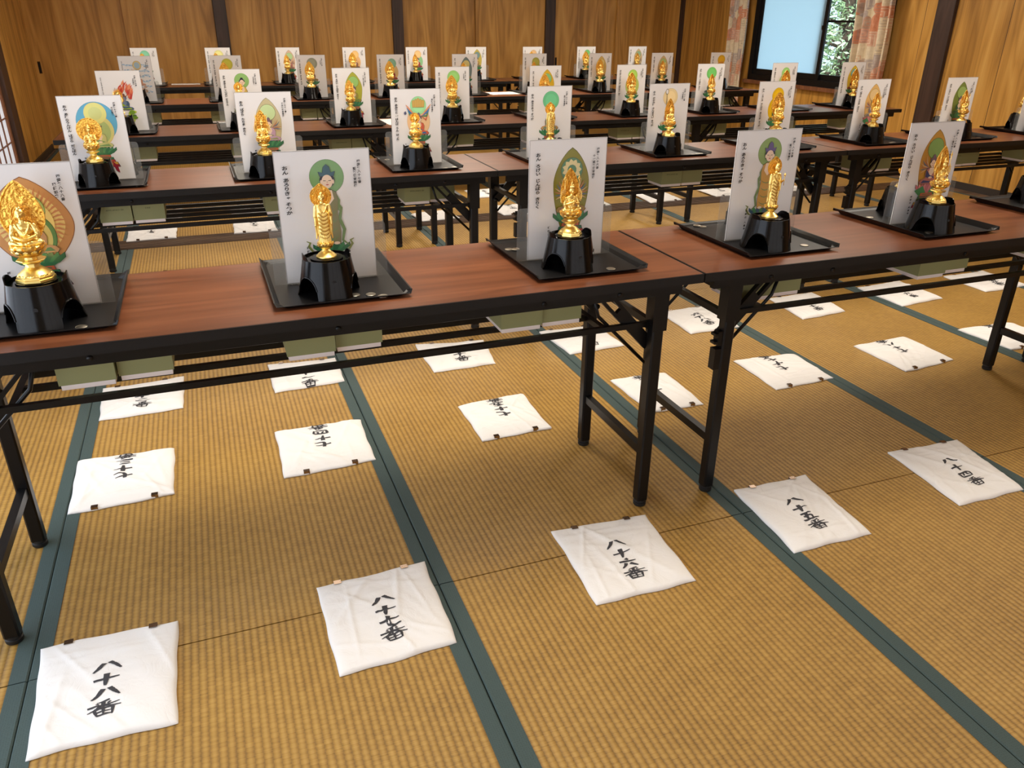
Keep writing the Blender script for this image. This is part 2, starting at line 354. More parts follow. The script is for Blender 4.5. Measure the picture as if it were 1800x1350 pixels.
# back wall: dark posts with pairs of sliding wooden doors between them
quad_box('wall_back', M['wall_wood'], XL - 0.1, XR + 0.1, YB + 0.05, YB + 0.15, -0.1, ZC, st=True)
posts_b = [(0.805, 0.932), (2.666, 2.787), (4.504, 4.628)]
for i, (a, c) in enumerate(posts_b): quad_box('trim_%d' % (3 + i), M['dark_wood'], a, c, YB - 0.045, YB + 0.05, -0.02, ZC, st=True, bev=0.004)
quad_box('trim_6', M['dark_wood'], 6.34, XR, YB - 0.03, YB + 0.05, -0.02, ZC, st=True)
bays = [(XL, -0.052, 0.805), (0.932, 1.795, 2.666), (2.787, 3.640, 4.504), (4.628, 5.455, 6.34)]
n = 1
for bi, (a, mid, c) in enumerate(bays):
    for s_, (x0, x1) in enumerate(((a, mid + 0.018), (mid, c))):
        front = (s_ == 1)
        y0 = YB - 0.012 if front else YB + 0.018
        b = MB(); b.box(x0 + 0.001, x1 - 0.001, y0, y0 + 0.026, 0.004, 1.98)
        d = struct(obj('door_%d' % n, b.mesh('door_%d' % n, M['door_wood'])))
        d['note'] = ''; del d['note']
        hx = x0 + 0.045 if s_ == 0 else x1 - 0.045
        hb = MB(); hb.box(hx - 0.013, hx + 0.013, y0 - 0.0015, y0 - 0.0002, 0.72, 0.83); hb.box(hx - 0.008, hx + 0.008, y0 - 0.003, y0 - 0.0016, 0.732, 0.818, 1)
        obj('door_handle', hb.mesh('door_handle', [M['iron'], M['black_edge']]), d)
        n += 1
quad_box('baseboard_back', M['baseboard'], XL, XR, YB - 0.03, YB + 0.05, -0.02, 0.004, st=True)
quad_box('trim_7', M['dark_wood'], XL, XR, YB - 0.03, YB + 0.05, 1.98, 2.08, st=True)
# left wall: wood wall in the far corner, post, then paper screens
quad_box('wall_left', M['wall_wood'], XL - 0.1, XL, 6.40, YB + 0.05, -0.1, ZC, st=True)
quad_box('baseboard_left', M['baseboard'], XL, XL + 0.014, 6.42, YB - 0.03, 0.0, 0.055, st=True)
quad_box('trim_8', M['dark_wood'], XL - 0.06, XL + 0.03, 6.19, 6.42, -0.02, ZC, st=True, bev=0.004)
quad_box('trim_9', M['dark_wood'], XL - 0.06, XL + 0.03, 3.56, 3.74, -0.02, ZC, st=True, bev=0.004)
quad_box('trim_10', M['dark_wood'], XL - 0.06, XL + 0.02, YF, 6.19, 1.86, 1.96, st=True)
quad_box('wall_left_upper', M['plaster'], XL - 0.1, XL, YF, 6.40, 1.96, ZC, st=True)
quad_box('baseboard_left_screen', M['dark_wood'], XL - 0.06, XL + 0.004, YF, 6.19, -0.02, 0.02, st=True)
def shoji(idx, y0, y1):
    d = struct(obj('door_%d' % idx, None))
    w = MB(); x0, x1 = XL - 0.034, XL - 0.006; z0, z1 = 0.022, 1.858
    w.box(x0, x1, y0, y0 + 0.05, z0, z1); w.box(x0, x1, y1 - 0.05, y1, z0, z1)
    w.box(x0, x1, y0 + 0.05, y1 - 0.05, z0, z0 + 0.10); w.box(x0, x1, y0 + 0.05, y1 - 0.05, z1 - 0.05, z1)
    obj('screen_frame', w.mesh('screen_frame', M['shoji_wood']), d)
    g = MB(); ny = 6; nz = 9
    for i in range(1, ny): y = y0 + 0.05 + (y1 - y0 - 0.1) * i / ny; g.box(XL - 0.020, XL - 0.010, y - 0.004, y + 0.004, z0 + 0.10, z1 - 0.05)
    for i in range(1, nz): z = z0 + 0.10 + (z1 - z0 - 0.15) * i / nz; g.box(XL - 0.0205, XL - 0.0095, y0 + 0.05, y1 - 0.05, z - 0.004, z + 0.004)
    obj('screen_lattice', g.mesh('screen_lattice', M['shoji_wood']), d)
    p = MB(); p.box(XL - 0.024, XL - 0.0215, y0 + 0.05, y1 - 0.05, z0 + 0.10, z1 - 0.05)
    obj('screen_paper', p.mesh('screen_paper', M['shoji_paper']), d); return d
ys = [6.19, 4.965, 3.74]
for i in range(2): shoji(9 + i, ys[i + 1] + 0.002, ys[i] - 0.002)
for i in range(4): shoji(11 + i, YF + i * 1.715 + 0.002, YF + (i + 1) * 1.715 - 0.002)
for i in range(4):                             # unseen paper screens added in the front wall to go with the fill light
    d = shoji(15 + i, -0.30 - 1.2 * (i + 1) + 0.002, -0.30 - 1.2 * i - 0.002); d.rotation_euler = (0, 0, pi / 2); d.location = (0, YF - XL, 0)
# right wall with the window
WY0, WY1, WZ0, WZ1 = 4.46, 6.44, 0.66, 1.86
wm = M['wall_wood']
for nm, (y0, y1, z0, z1) in {'wall_right': (YF, WY0, -0.1, ZC), 'wall_right_far': (WY1, YB + 0.05, -0.1, ZC), 'wall_right_below': (WY0, WY1, -0.1, WZ0), 'wall_right_above': (WY0, WY1, WZ1, ZC)}.items():
    quad_box(nm, wm, XR, XR + 0.1, y0, y1, z0, z1, st=True)
gb = MB()                                     # board joints of the panelling, standing proud of it by half a millimetre
for y in [y for y in (2.15, 2.62, 2.95, 3.3, 4.12) ] + [0.9, 1.3, 1.75, 7.2, 7.6]: gb.box(XR - 0.0006, XR, y - 0.002, y + 0.002, 0.06, 1.98)
struct(obj('trim_11', gb.mesh('trim_11', M['dark_wood'])))
quad_box('trim_12', M['dark_wood'], XR - 0.035, XR + 0.02, 3.805, 3.985, -0.02, ZC, st=True, bev=0.005)
quad_box('trim_13', M['dark_wood'], XR - 0.035, XR + 0.02, 1.95, 2.07, -0.02, ZC, st=True, bev=0.005)
for k_, (y0, y1) in enumerate(((YF, 1.95), (2.07, 3.805), (3.985, YB - 0.03))): quad_box('baseboard_right' + ('', '_middle', '_far')[k_], M['baseboard'], XR - 0.014, XR, y0, y1, -0.02, 0.055, st=True)
win = struct(obj('window_1', None))
b = MB(); fx0, fx1 = XR - 0.012, XR + 0.075
b.box(fx0, fx1, WY0, WY0 + 0.05, WZ0 + 0.06, WZ1); b.box(fx0, fx1, WY1 - 0.07, WY1, WZ0 + 0.06, WZ1); b.box(fx0, fx1, WY0, WY1, WZ0, WZ0 + 0.06); b.box(fx0, fx1, WY0 + 0.05, WY1 - 0.07, WZ1 - 0.05, WZ1)
obj('window_frame', b.mesh('window_frame', M['black_edge']), win)
def sash(y0, y1, x0, midrail, pane):
    b = MB(); x1 = x0 + 0.022; z0, z1 = WZ0 + 0.061, WZ1 - 0.052
    b.box(x0, x1, y0, y0 + 0.045, z0, z1); b.box(x0, x1, y1 - 0.045, y1, z0, z1); b.box(x0, x1, y0 + 0.045, y1 - 0.045, z0, z0 + 0.055); b.box(x0, x1, y0 + 0.045, y1 - 0.045, z1 - 0.04, z1)
    if midrail: b.box(x0, x1, y0 + 0.045, y1 - 0.045, 1.252, 1.272)
    o = obj('window_sash', b.mesh('window_sash', M['black_edge']), win)
    p = MB(); p.box(x0 + 0.009, x0 + 0.013, y0 + 0.045, y1 - 0.045, z0 + 0.055, z1 - 0.04)
    obj('window_pane', p.mesh('window_pane', pane), o); return o
sash(5.31, WY1 - 0.072, XR + 0.004, False, M['frost']); sash(WY0 + 0.052, 5.40, XR + 0.034, True, M['glass'])
b = MB(); b.box(XR - 0.006, XR + 0.003, 5.335, 5.352, 1.18, 1.215); b.box(XR - 0.014, XR - 0.006, 5.338, 5.349, 1.19, 1.225); obj('window_catch', b.mesh('window_catch', M['iron']), win)
quad_box('window_sill', M['shoji_wood'], XR - 0.05, XR + 0.02, WY0 - 0.03, WY1 + 0.03, WZ0 - 0.035, WZ0, win)
def curtain(name, label, y0, y1, z0, lean, n=5, amp=0.03):
    nu, nv = 70, 26; vs = []; uv = []
    z1 = 1.95
    for j in range(nv + 1):
        tz = j / nv; z = z0 + (z1 - z0) * tz
        for i in range(nu + 1):
            tu = i / nu
            ww = (y1 - y0) * (0.94 + 0.06 * tz)
            y = y0 + lean * (1 - tz) + ww * tu + 0.006 * math.sin(9 * tz + 7 * tu)
            x = XR - 0.11 - amp * (lambda q: math.copysign(abs(q) ** .7, q))(math.sin(2 * pi * n * tu + 0.9 * math.sin(3 * tz))) * (0.7 + 0.3 * math.sin(5 * tu + 2))
            vs.append((x, y, z)); uv.append((tu, tz * 1.4))
    fs = [(j * (nu + 1) + i, j * (nu + 1) + i + 1, (j + 1) * (nu + 1) + i + 1, (j + 1) * (nu + 1) + i) for j in range(nv) for i in range(nu)]
    me = bpy.data.meshes.new(name); me.from_pydata(vs, [], fs); me.materials.append(M['curtain'])
    l = me.uv_layers.new(name='UVMap')
    for p in me.polygons:
        for li in p.loop_indices: l.data[li].uv = uv[me.loops[li].vertex_index]
    me.polygons.foreach_set('use_smooth', [True] * len(fs))
    o = obj(name, me); md = o.modifiers.new('thickness', 'SOLIDIFY'); md.thickness = 0.002
    return tag(o, label, 'curtain', 'patterned curtains at the window')
curtain('window_curtain', 'patterned curtain gathered at the corner side of the window by the frosted pane', 6.42, 6.76, 0.40, 0.0, 4, 0.03)
curtain('window_curtain', 'patterned curtain bunched in deep folds over the clear pane with trees outside', 4.36, 4.79, 0.44, -0.03, 4, 0.062)
b = MB(); b.tube([(XR - 0.085, 4.2, 1.965), (XR - 0.085, 6.9, 1.965)], 0.011, 10)
tag(obj('curtain_rail', b.mesh('curtain_rail', M['dark_wood'], True)), 'dark curtain rail above the window holding both patterned curtains', 'curtain rail')
# outside: ground and a tree seen through the clear pane
b = MB(); b.box(XR + 0.11, 22, -4, 26, -0.4, -0.3); struct(obj('ground', b.mesh('ground', M['earth'])))
def tree(loc, seed, label):
    R = random.Random(seed); tr_ = thing('broadleaf_tree', label, 'tree', loc, 0, 'trees beyond the window')
    b = MB(); b.tube([(0, 0, 0), (0.05, 0.02, 1.0), (-0.05, 0, 2.0), (0.1, 0.1, 3.4)], [0.13, 0.11, 0.09, 0.04], 10)
    for k in range(16):
        a = R.uniform(0, 2 * pi); z = R.uniform(0.5, 3.0); L = R.uniform(0.9, 1.8)
        b.tube([(0, 0, z), (L * 0.5 * math.cos(a), L * 0.5 * math.sin(a), z + 0.15), (L * math.cos(a), L * math.sin(a), z + R.uniform(-0.25, 0.35))], [0.035, 0.022, 0.008], 6)
    obj('trunk', b.mesh('trunk', M['bark'], True), tr_)
    f = MB(); vs = []; fs = []
    for k in range(9000):
        a = R.uniform(0, 2 * pi); rr = 1.9 * math.sqrt(R.random()); z = R.uniform(-0.1, 3.9)
        rr *= 1.0 - 0.25 * abs(z - 1.6) / 2.3
        p = Vector((rr * math.cos(a), rr * math.sin(a), z)); s_ = R.uniform(0.035, 0.075)
        d = Vector((R.gauss(0, 1), R.gauss(0, 1), R.gauss(0, 0.7))).normalized(); e = d.cross(Vector((R.gauss(0, 1), R.gauss(0, 1), R.gauss(0, 1)))).normalized()
        o_ = len(vs); g_ = d.cross(e) * s_ * 0.1
        vs += [p - d * s_, p + e * s_ * 0.38 + g_, p + d * s_, p - e * s_ * 0.38 + g_]; fs.append((o_, o_ + 1, o_ + 2, o_ + 3))
    f.add(vs, fs); o = obj('foliage', f.mesh('foliage', M['leaf']), tr_); o['kind'] = 'stuff'
    return tr_
tree((12.3, 11.5, -0.3), 3, 'leafy tree straight outside the clear window pane')
tree((15.5, 15.2, -0.3), 5, 'leafy tree standing behind the first one outside the window')

# ------------------------------------------------------------------ folding tables
X0, PITCH_X = 0.148, 0.5988
YC = [0.311, 1.814, 3.265, 4.898, 6.410]
ROWN = ['nearest', 'second', 'third', 'fourth', 'back']
def rowname(r): return ['nearest row', 'second row', 'third row', 'fourth row', 'backmost row'][r]
TX0, TL = -0.180, 1.803
def make_table():
    t_ = thing('folding_table', '', 'table', (0, 0, 0), 0, 'folding tables set in five rows')
    L = TL - 0.004; x0, x1 = 0.0, L; y0, y1 = -0.235, 0.225
    b = MB(); b.box(x0 + 0.003, x1 - 0.003, y0 + 0.003, y1 - 0.003, 0.678, 0.700); obj('tabletop', b.mesh('tabletop', M['top_wood']), t_)
    b = MB()
    z0, z1 = 0.677, 0.6995
    b.box(x0, x1, y0, y0 + 0.003, z0, z1); b.box(x0, x1, y1 - 0.003, y1, z0, z1); b.box(x0, x0 + 0.003, y0 + 0.003, y1 - 0.003, z0, z1); b.box(x1 - 0.003, x1, y0 + 0.003, y1 - 0.003, z0, z1)
    o = obj('edge_band', b.mesh('edge_band', M['black_edge']), t_)
    b = MB()
    for ya in (y0 + 0.022, y1 - 0.040): b.box(x0 + 0.045, x1 - 0.045, ya, ya + 0.018, 0.648, 0.678)
    obj('apron', b.mesh('apron', M['black_metal']), t_)
    for x in (0.22, 0.9, L - 0.22, L - 0.42, 0.42):
        b = MB(); b.tube([(x, y0 + 0.0195, 0.663), (x, y0 + 0.023, 0.663)], 0.006, 10); obj('screw_head', b.mesh('screw_head', M['black_metal'], True), t_)
    lx = (0.135, L - 0.083); ly = (-0.167, 0.206)
    for i, x in enumerate(lx):
        sg = 1 if i == 0 else -1          # towards the middle of the table
        for y in ly:
            b = MB(); hw = 0.0165
            pr = [(-hw, -hw + .004), (-hw + .004, -hw), (hw - .004, -hw), (hw, -hw + .004), (hw, hw - .004), (hw - .004, hw), (-hw + .004, hw), (-hw, hw - .004)]
            b.loft([[(x + px, y + py, z) for px, py in pr] for z in (0.020, 0.677)])
            b.box(x - 0.021, x + 0.021, y - 0.0195, y + 0.0195, 0.54, 0.6475)
            lg = obj('leg', b.mesh('leg', M['black_metal']), t_)
            b = MB(); b.lathe([(0.0165, 0.0), (0.0185, 0.003), (0.0185, 0.011), (0.0155, 0.0125), (0.0155, 0.0155), (0.0185, 0.017), (0.0185, 0.021)], 20, (x, y))
            obj('foot_cap', b.mesh('foot_cap', M['rubber'], 0.6), lg)
            # folding brace: slotted channel with a thin rod under it
            yy = y + (0.026 if y < 0 else -0.026)
            b = MB(); a0 = Vector((x + sg * 0.004, yy, 0.49)); a1 = Vector((x + sg * 0.165, yy, 0.662)); d = (a1 - a0)
            p1 = a0 + d * 0.60; p2 = a0 + d * 0.86
            b.bar(a0, p1, 0.014, 0.034)
            nrm = Vector((-d.z, 0, d.x)).normalized() * 0.0125
            b.bar(p1 + nrm, p2 + nrm, 0.014, 0.009); b.bar(p1 - nrm, p2 - nrm, 0.014, 0.009); b.bar(p2, a1, 0.014, 0.034)
            br = obj('brace', b.mesh('brace', M['black_metal']), t_)
            b = MB(); b.tube([(x + sg * 0.008, yy, 0.436), (x + sg * 0.155, yy, 0.584), (x + sg * 0.172, yy, 0.64)], 0.0048, 8); b.tube([(x, yy - 0.016, 0.49), (x, yy + 0.016, 0.49)], 0.009, 10)
            obj('brace_rod', b.mesh('brace_rod', M['black_metal'], True), br)
        b = MB(); b.bar((x, ly[0] + 0.017, 0.172), (x, ly[1] - 0.017, 0.172), 0.020, 0.024); obj('crossbar', b.mesh('crossbar', M['black_metal']), t_)
        b = MB(); b.bar((x, ly[0] + 0.017, 0.548), (x, ly[1] - 0.017, 0.548), 0.016, 0.018); obj('crossbar', b.mesh('crossbar', M['black_metal']), t_)
    b = MB(); x = lx[0] - 0.03
    b.box(x - 0.006, x + 0.013, ly[0] - 0.012, ly[0] + 0.012, 0.40, 0.46); b.box(x + 0.0, x + 0.013, ly[0] - 0.011, ly[0] + 0.011, 0.47, 0.51); b.box(x - 0.010, x, ly[0] - 0.011, ly[0] + 0.011, 0.475, 0.482); b.box(x - 0.010, x, ly[0] - 0.011, ly[0] + 0.011, 0.498, 0.505)
    obj('latch', b.mesh('latch', M['black_metal']), t_)
    for k, y in enumerate((-0.152, -0.060, 0.020, 0.100, 0.190)):
        xa, xb = (lx[0] + 0.014, lx[1] - 0.014) if k in (0, 4) else (0.262, L - 0.235)
        b = MB(); b.bar((xa, y, 0.552), (xb, y, 0.552), 0.013, 0.014); obj('shelf_rod', b.mesh('shelf_rod', M['black_metal']), t_)
    for x in (0.254, L - 0.227):
        b = MB(); b.bar((x, -0.1445, 0.552), (x, 0.1825, 0.552), 0.015, 0.014); obj('shelf_crossbar', b.mesh('shelf_crossbar', M['black_metal']), t_)
    return t_
TPOS = ['left end table', 'middle table', 'right end table']
tab0 = make_table()
for r in range(5):
    for k in range(3):
        lab = 'wood-topped black folding table, %s of the %s of tables' % (TPOS[k], rowname(r))
        loc = (TX0 + k * TL, YC[r], 0.0006)
        if r == 0 and k == 0: tab0.location = loc; tab0['label'] = lab
        else: dup(tab0, loc, 0, lab)

# ------------------------------------------------------------------ prints: glyphs, painted figures, cards
GL = {}
def glyph(ch, off=0.03):
    ch_, ch = ch, (ch, off)
    if ch not in GL:
        cu = bpy.data.curves.new('g', 'FONT'); cu.body = ch_; cu.size = 1.0; cu.resolution_u = 2; cu.offset = off
        ob = bpy.data.objects.new('g', cu); COL.objects.link(ob)
        me = bpy.data.meshes.new_from_object(ob.evaluated_get(bpy.context.evaluated_depsgraph_get()))
        GL[ch] = ([(v.co.x - 0.5, v.co.y - 0.38) for v in me.vertices], [tuple(p.vertices) for p in me.polygons])
        bpy.data.objects.remove(ob); bpy.data.curves.remove(cu); bpy.data.meshes.remove(me)
    return GL[ch]
INK = (0.012, 0.011, 0.012, 1)
def text_col(b, txt, x, z, size, step, place, jit=None, shear=0.10, sx=1.0, off=0.035):
    for ch in txt:
        if ch == ' ': z -= step * 0.72; continue
        vs, fs = glyph(ch, off); a = (jit.uniform(-0.07, 0.07) if jit else 0); s_ = size * (0.72 if ch in 'ゃゅょっ' else 1.0)
        ca, sa = math.cos(a), math.sin(a)
        out = []
        for gx, gy in vs:
            gy2 = gy * 0.92 + gx * shear; gx2 = gx * sx
            out.append(place(x + (gx2 * ca - gy2 * sa) * s_ + (0.14 * size if s_ < size else 0), z + (gx2 * sa + gy2 * ca) * s_))
        b.add(out, fs, 0, INK); z -= step * (0.8 if s_ < size else 1.0)
    return z
def ellipse(cx, cz, rx, rz, n=40, a0=0.0, a1=2 * pi):
    return [(cx + rx * math.cos(a0 + (a1 - a0) * i / n), cz + rz * math.sin(a0 + (a1 - a0) * i / n)) for i in range(n)]
def boat(cx, zb, zt, w, belly=0.62):
    pts = []; n = 26; H = zt - zb
    def hw(s_):
        if s_ < belly: return w * (0.42 + 0.58 * math.sin(pi / 2 * s_ / belly))
        q = (s_ - belly) / (1 - belly); return w * max(0.0, (1 - q ** 1.7)) ** 0.78
    for i in range(n + 1): s_ = i / n; pts.append((cx + hw(s_), zb + H * s_))
    for i in range(n - 1, -1, -1): s_ = i / n; pts.append((cx - hw(s_), zb + H * s_))
    return pts
def S(r, g, b_): return srgb(r, g, b_)
def scalep(pts, f):
    cx = sum(p[0] for p in pts) / len(pts); cz = sum(p[1] for p in pts) / len(pts)
    return [(cx + (x - cx) * f, cz + (z - cz) * f) for x, z in pts]
class Art:
    def __init__(s, b): s.b = b; s.k = 0
    def poly(s, pts, col):
        s.k += 1; y = -0.0012 - 0.00004 * s.k; n = len(pts)
        area = sum(pts[i][0] * pts[(i + 1) % n][1] - pts[(i + 1) % n][0] * pts[i][1] for i in range(n))
        if area < 0: pts = pts[::-1]
        s.b.add([(x, y, z) for x, z in pts], [tuple(range(n))], 0, col)
    def lined(s, pts, col, line, f=1.035):
        s.poly(scalep(pts, f), line); s.poly(pts, col)
    def stroke(s, pts, w, col):
        l = []; r_ = []
        for i, (x, z) in enumerate(pts):
            a = pts[max(i - 1, 0)]; c = pts[min(i + 1, len(pts) - 1)]; dx, dz = c[0] - a[0], c[1] - a[1]; L = math.hypot(dx, dz) or 1
            ww = w * (1 - 0.75 * abs(2 * i / (len(pts) - 1) - 1) ** 2) / 2
            l.append((x - dz / L * ww, z + dx / L * ww)); r_.append((x + dz / L * ww, z - dx / L * ww))
        s.poly(l + r_[::-1], col)
SKIN = S(232, 204, 176); HAIR = S(34, 32, 52)
def lotus_art(A, cx, z, w, pet, edge, n=7):
    for k in range(n):
        q = (k - (n - 1) / 2) / ((n - 1) / 2); px = cx + q * w * 0.62; h = w * (0.62 - 0.18 * abs(q)); lean = q * w * 0.42
        pts = [(px - w * 0.15, z), (px - w * 0.17 + lean * 0.6, z + h * 0.5), (px + lean, z + h), (px + w * 0.17 + lean * 0.6, z + h * 0.5), (px + w * 0.15, z)]
        A.lined(pts, pet if k % 2 else edge, S(50, 70, 52), 1.08)
    A.poly([(cx - w * 0.8, z + w * 0.03), (cx + w * 0.8, z + w * 0.03), (cx + w * 0.45, z - w * 0.16), (cx - w * 0.45, z - w * 0.16)], edge)
def throne_art(A, cx, z, w, cols):
    h = 0.0085
    for k, c in enumerate(cols):
        ww = w * (0.52 + 0.13 * k + (0.05 if k % 2 else 0)); A.lined([(cx - ww, z), (cx + ww, z), (cx + ww * 1.08, z - h), (cx - ww * 1.08, z - h)], c, S(40, 30, 30), 1.04)
        A.poly([(cx - ww * 0.8, z - h * 0.35), (cx + ww * 0.8, z - h * 0.35), (cx + ww * 0.8, z - h * 0.6), (cx - ww * 0.8, z - h * 0.6)], cols[(k + 1) % len(cols)]); z -= h * 1.02
    # hanging sash on either side
    for sg in (-1, 1): A.poly([(cx + sg * w * 0.55, z + 0.022), (cx + sg * w * 0.95, z + 0.004), (cx + sg * w * 1.02, z - 0.022), (cx + sg * w * 0.78, z - 0.014), (cx + sg * w * 0.68, z)], cols[-1])
def seated_art(A, cx, z, s_, robe, robe2, skin, crown):
    def P(pts): return [(cx + x * s_, z + y * s_) for x, y in pts]
    A.lined(P([(-1.0, 0), (1.0, 0), (1.12, .16), (.95, .36), (.55, .44), (.62, .9), (.5, 1.2), (.2, 1.32), (-.2, 1.32), (-.5, 1.2), (-.62, .9), (-.55, .44), (-.95, .36), (-1.12, .16)]), robe, S(60, 42, 34), 1.03)
    A.poly(P([(-.2, 1.3), (.2, 1.3), (.28, 1.0), (.08, .62), (-.12, .7), (-.3, 1.0)]), skin)
    A.poly(P([(-.55, 1.15), (-.1, .7), (.5, .5), (.1, .42), (-.55, .55)]), robe2)
    A.poly(P([(-.9, .08), (.9, .08), (.7, .3), (0, .2), (-.7, .3)]), robe2)
    A.poly([(cx + x, zz) for x, zz in [(p[0], p[1]) for p in ellipse(0, z + 0.5 * s_, .2 * s_, .09 * s_, 16)]], skin)
    head_art(A, cx, z + 1.62 * s_, 0.30 * s_, skin, crown)
def head_art(A, cx, z, r, skin, crown):
    if crown is None:
        A.poly(ellipse(cx, z + r * 0.30, r * 1.02, r * 1.02, 24), HAIR); A.poly(ellipse(cx, z + r * 1.35, r * 0.5, r * 0.42, 16), HAIR)
    else:
        A.poly(ellipse(cx, z + r * 0.2, r * 1.12, r * 1.1, 24), HAIR)
        A.lined([(cx - r, z + r * 0.8), (cx + r, z + r * 0.8), (cx + r * 1.2, z + r * 1.5), (cx + r * 0.6, z + r * 1.3), (cx + r * 0.45, z + r * 2.1), (cx, z + r * 2.5), (cx - r * 0.45, z + r * 2.1), (cx - r * 0.6, z + r * 1.3), (cx - r * 1.2, z + r * 1.5)], crown, S(50, 40, 60), 1.06)
    A.poly(ellipse(cx, z, r * 0.82, r, 24), skin)
    for sg in (-1, 1):
        A.poly([(cx + sg * r * .18, z + r * .16), (cx + sg * r * .58, z + r * .2), (cx + sg * r * .58, z + r * .1), (cx + sg * r * .18, z + r * .08)], S(60, 44, 44))
        A.poly(ellipse(cx + sg * r * .9, z - r * .05, r * .14, r * .34, 12), skin)
    A.poly([(cx - r * .06, z + r * .1), (cx + r * .06, z + r * .1), (cx + r * .1, z - r * .22), (cx - r * .1, z - r * .22)], S(214, 176, 148))
    A.poly(ellipse(cx, z - r * .46, r * .22, r * .09, 12), S(190, 84, 78))
def standing_art(A, cx, z, s_, robe, robe2, skin, crown):
    def P(pts): return [(cx + x * s_, z + y * s_) for x, y in pts]
    for sg in (-1, 1):
        A.stroke([(cx + sg * s_ * q[0], z + s_ * q[1]) for q in ((.42, 2.9), (.75, 2.3), (.6, 1.6), (.85, .9), (.7, .2), (1.1, -.15))], 0.22 * s_, robe2)
        A.poly(P([(sg * .45, 3.35), (sg * .72, 2.8), (sg * .62, 2.1), (sg * .4, 2.3)]), robe2)
    A.lined(P([(-.55, 0), (.55, 0), (.62, .8), (.5, 2.0), (.58, 2.8), (.5, 3.3), (.15, 3.5), (-.15, 3.5), (-.5, 3.3), (-.58, 2.8), (-.5, 2.0), (-.62, .8)]), robe, S(70, 46, 36), 1.02)
    A.poly(P([(-.24, 3.45), (.24, 3.45), (.34, 2.9), (0, 2.5), (-.34, 2.9)]), skin)
    for k in range(4): A.stroke([(cx + s_ * q, z + s_ * (.5 + .55 * k - .22 * (1 - (q / .45) ** 2))) for q in (-.45, -.25, 0, .25, .45)], 0.07 * s_, robe2)
    for sg in (-1, 1): A.poly(ellipse(cx + sg * .3 * s_, z + .04 * s_, .2 * s_, .1 * s_, 12), skin)
    head_art(A, cx, z + 4.0 * s_, .42 * s_, skin, crown)
def flames_art(A, cx, z, R, cols, n=46):
    for k in range(n):
        a = R.uniform(-0.6, pi + 0.1); rr = R.uniform(0.012, 0.036); x0 = cx + rr * math.cos(a) * 0.9; z0 = z + 0.03 + rr * math.sin(a) * 1.4
        L = R.uniform(0.012, 0.034); w = R.uniform(0.003, 0.006); dx = 0.35 * L + R.uniform(-.004, .008)
        A.poly([(x0 - w, z0), (x0 + dx * 0.3 - w * 0.6, z0 + L * 0.5), (x0 + dx, z0 + L), (x0 + dx * 0.4 + w * 0.7, z0 + L * 0.45), (x0 + w, z0)], R.choice(cols))

G = {'y': 'おん ころころ せんだり まとうぎ そわか', 's': 'おん あろりきゃ そわか', 'j': 'おん ろけい じんばら きりく', 'd': 'おん あびらうんけん ばざら だとばん',
     't': 'おん ばざら たらま きりく', 'b': 'おん あみりと どはんば うん はった', 'a': 'おん あみりた ていぜい からうん', 'k': 'おん かかかび さんまえい そわか',
     'f': 'のうまく さんまんだ ばざらだん せんだ まかろしゃだ そわたや うんたらた かんまん', 'h': 'のうまくさんまんだ ぼだなん ばく', 'm': 'おん あらはしゃのう', 'i': 'おん まいたれいや そわか', 'c': 'のうぼう あきゃしゃ きゃらばや おん ありきゃ まりぼり そわか'}
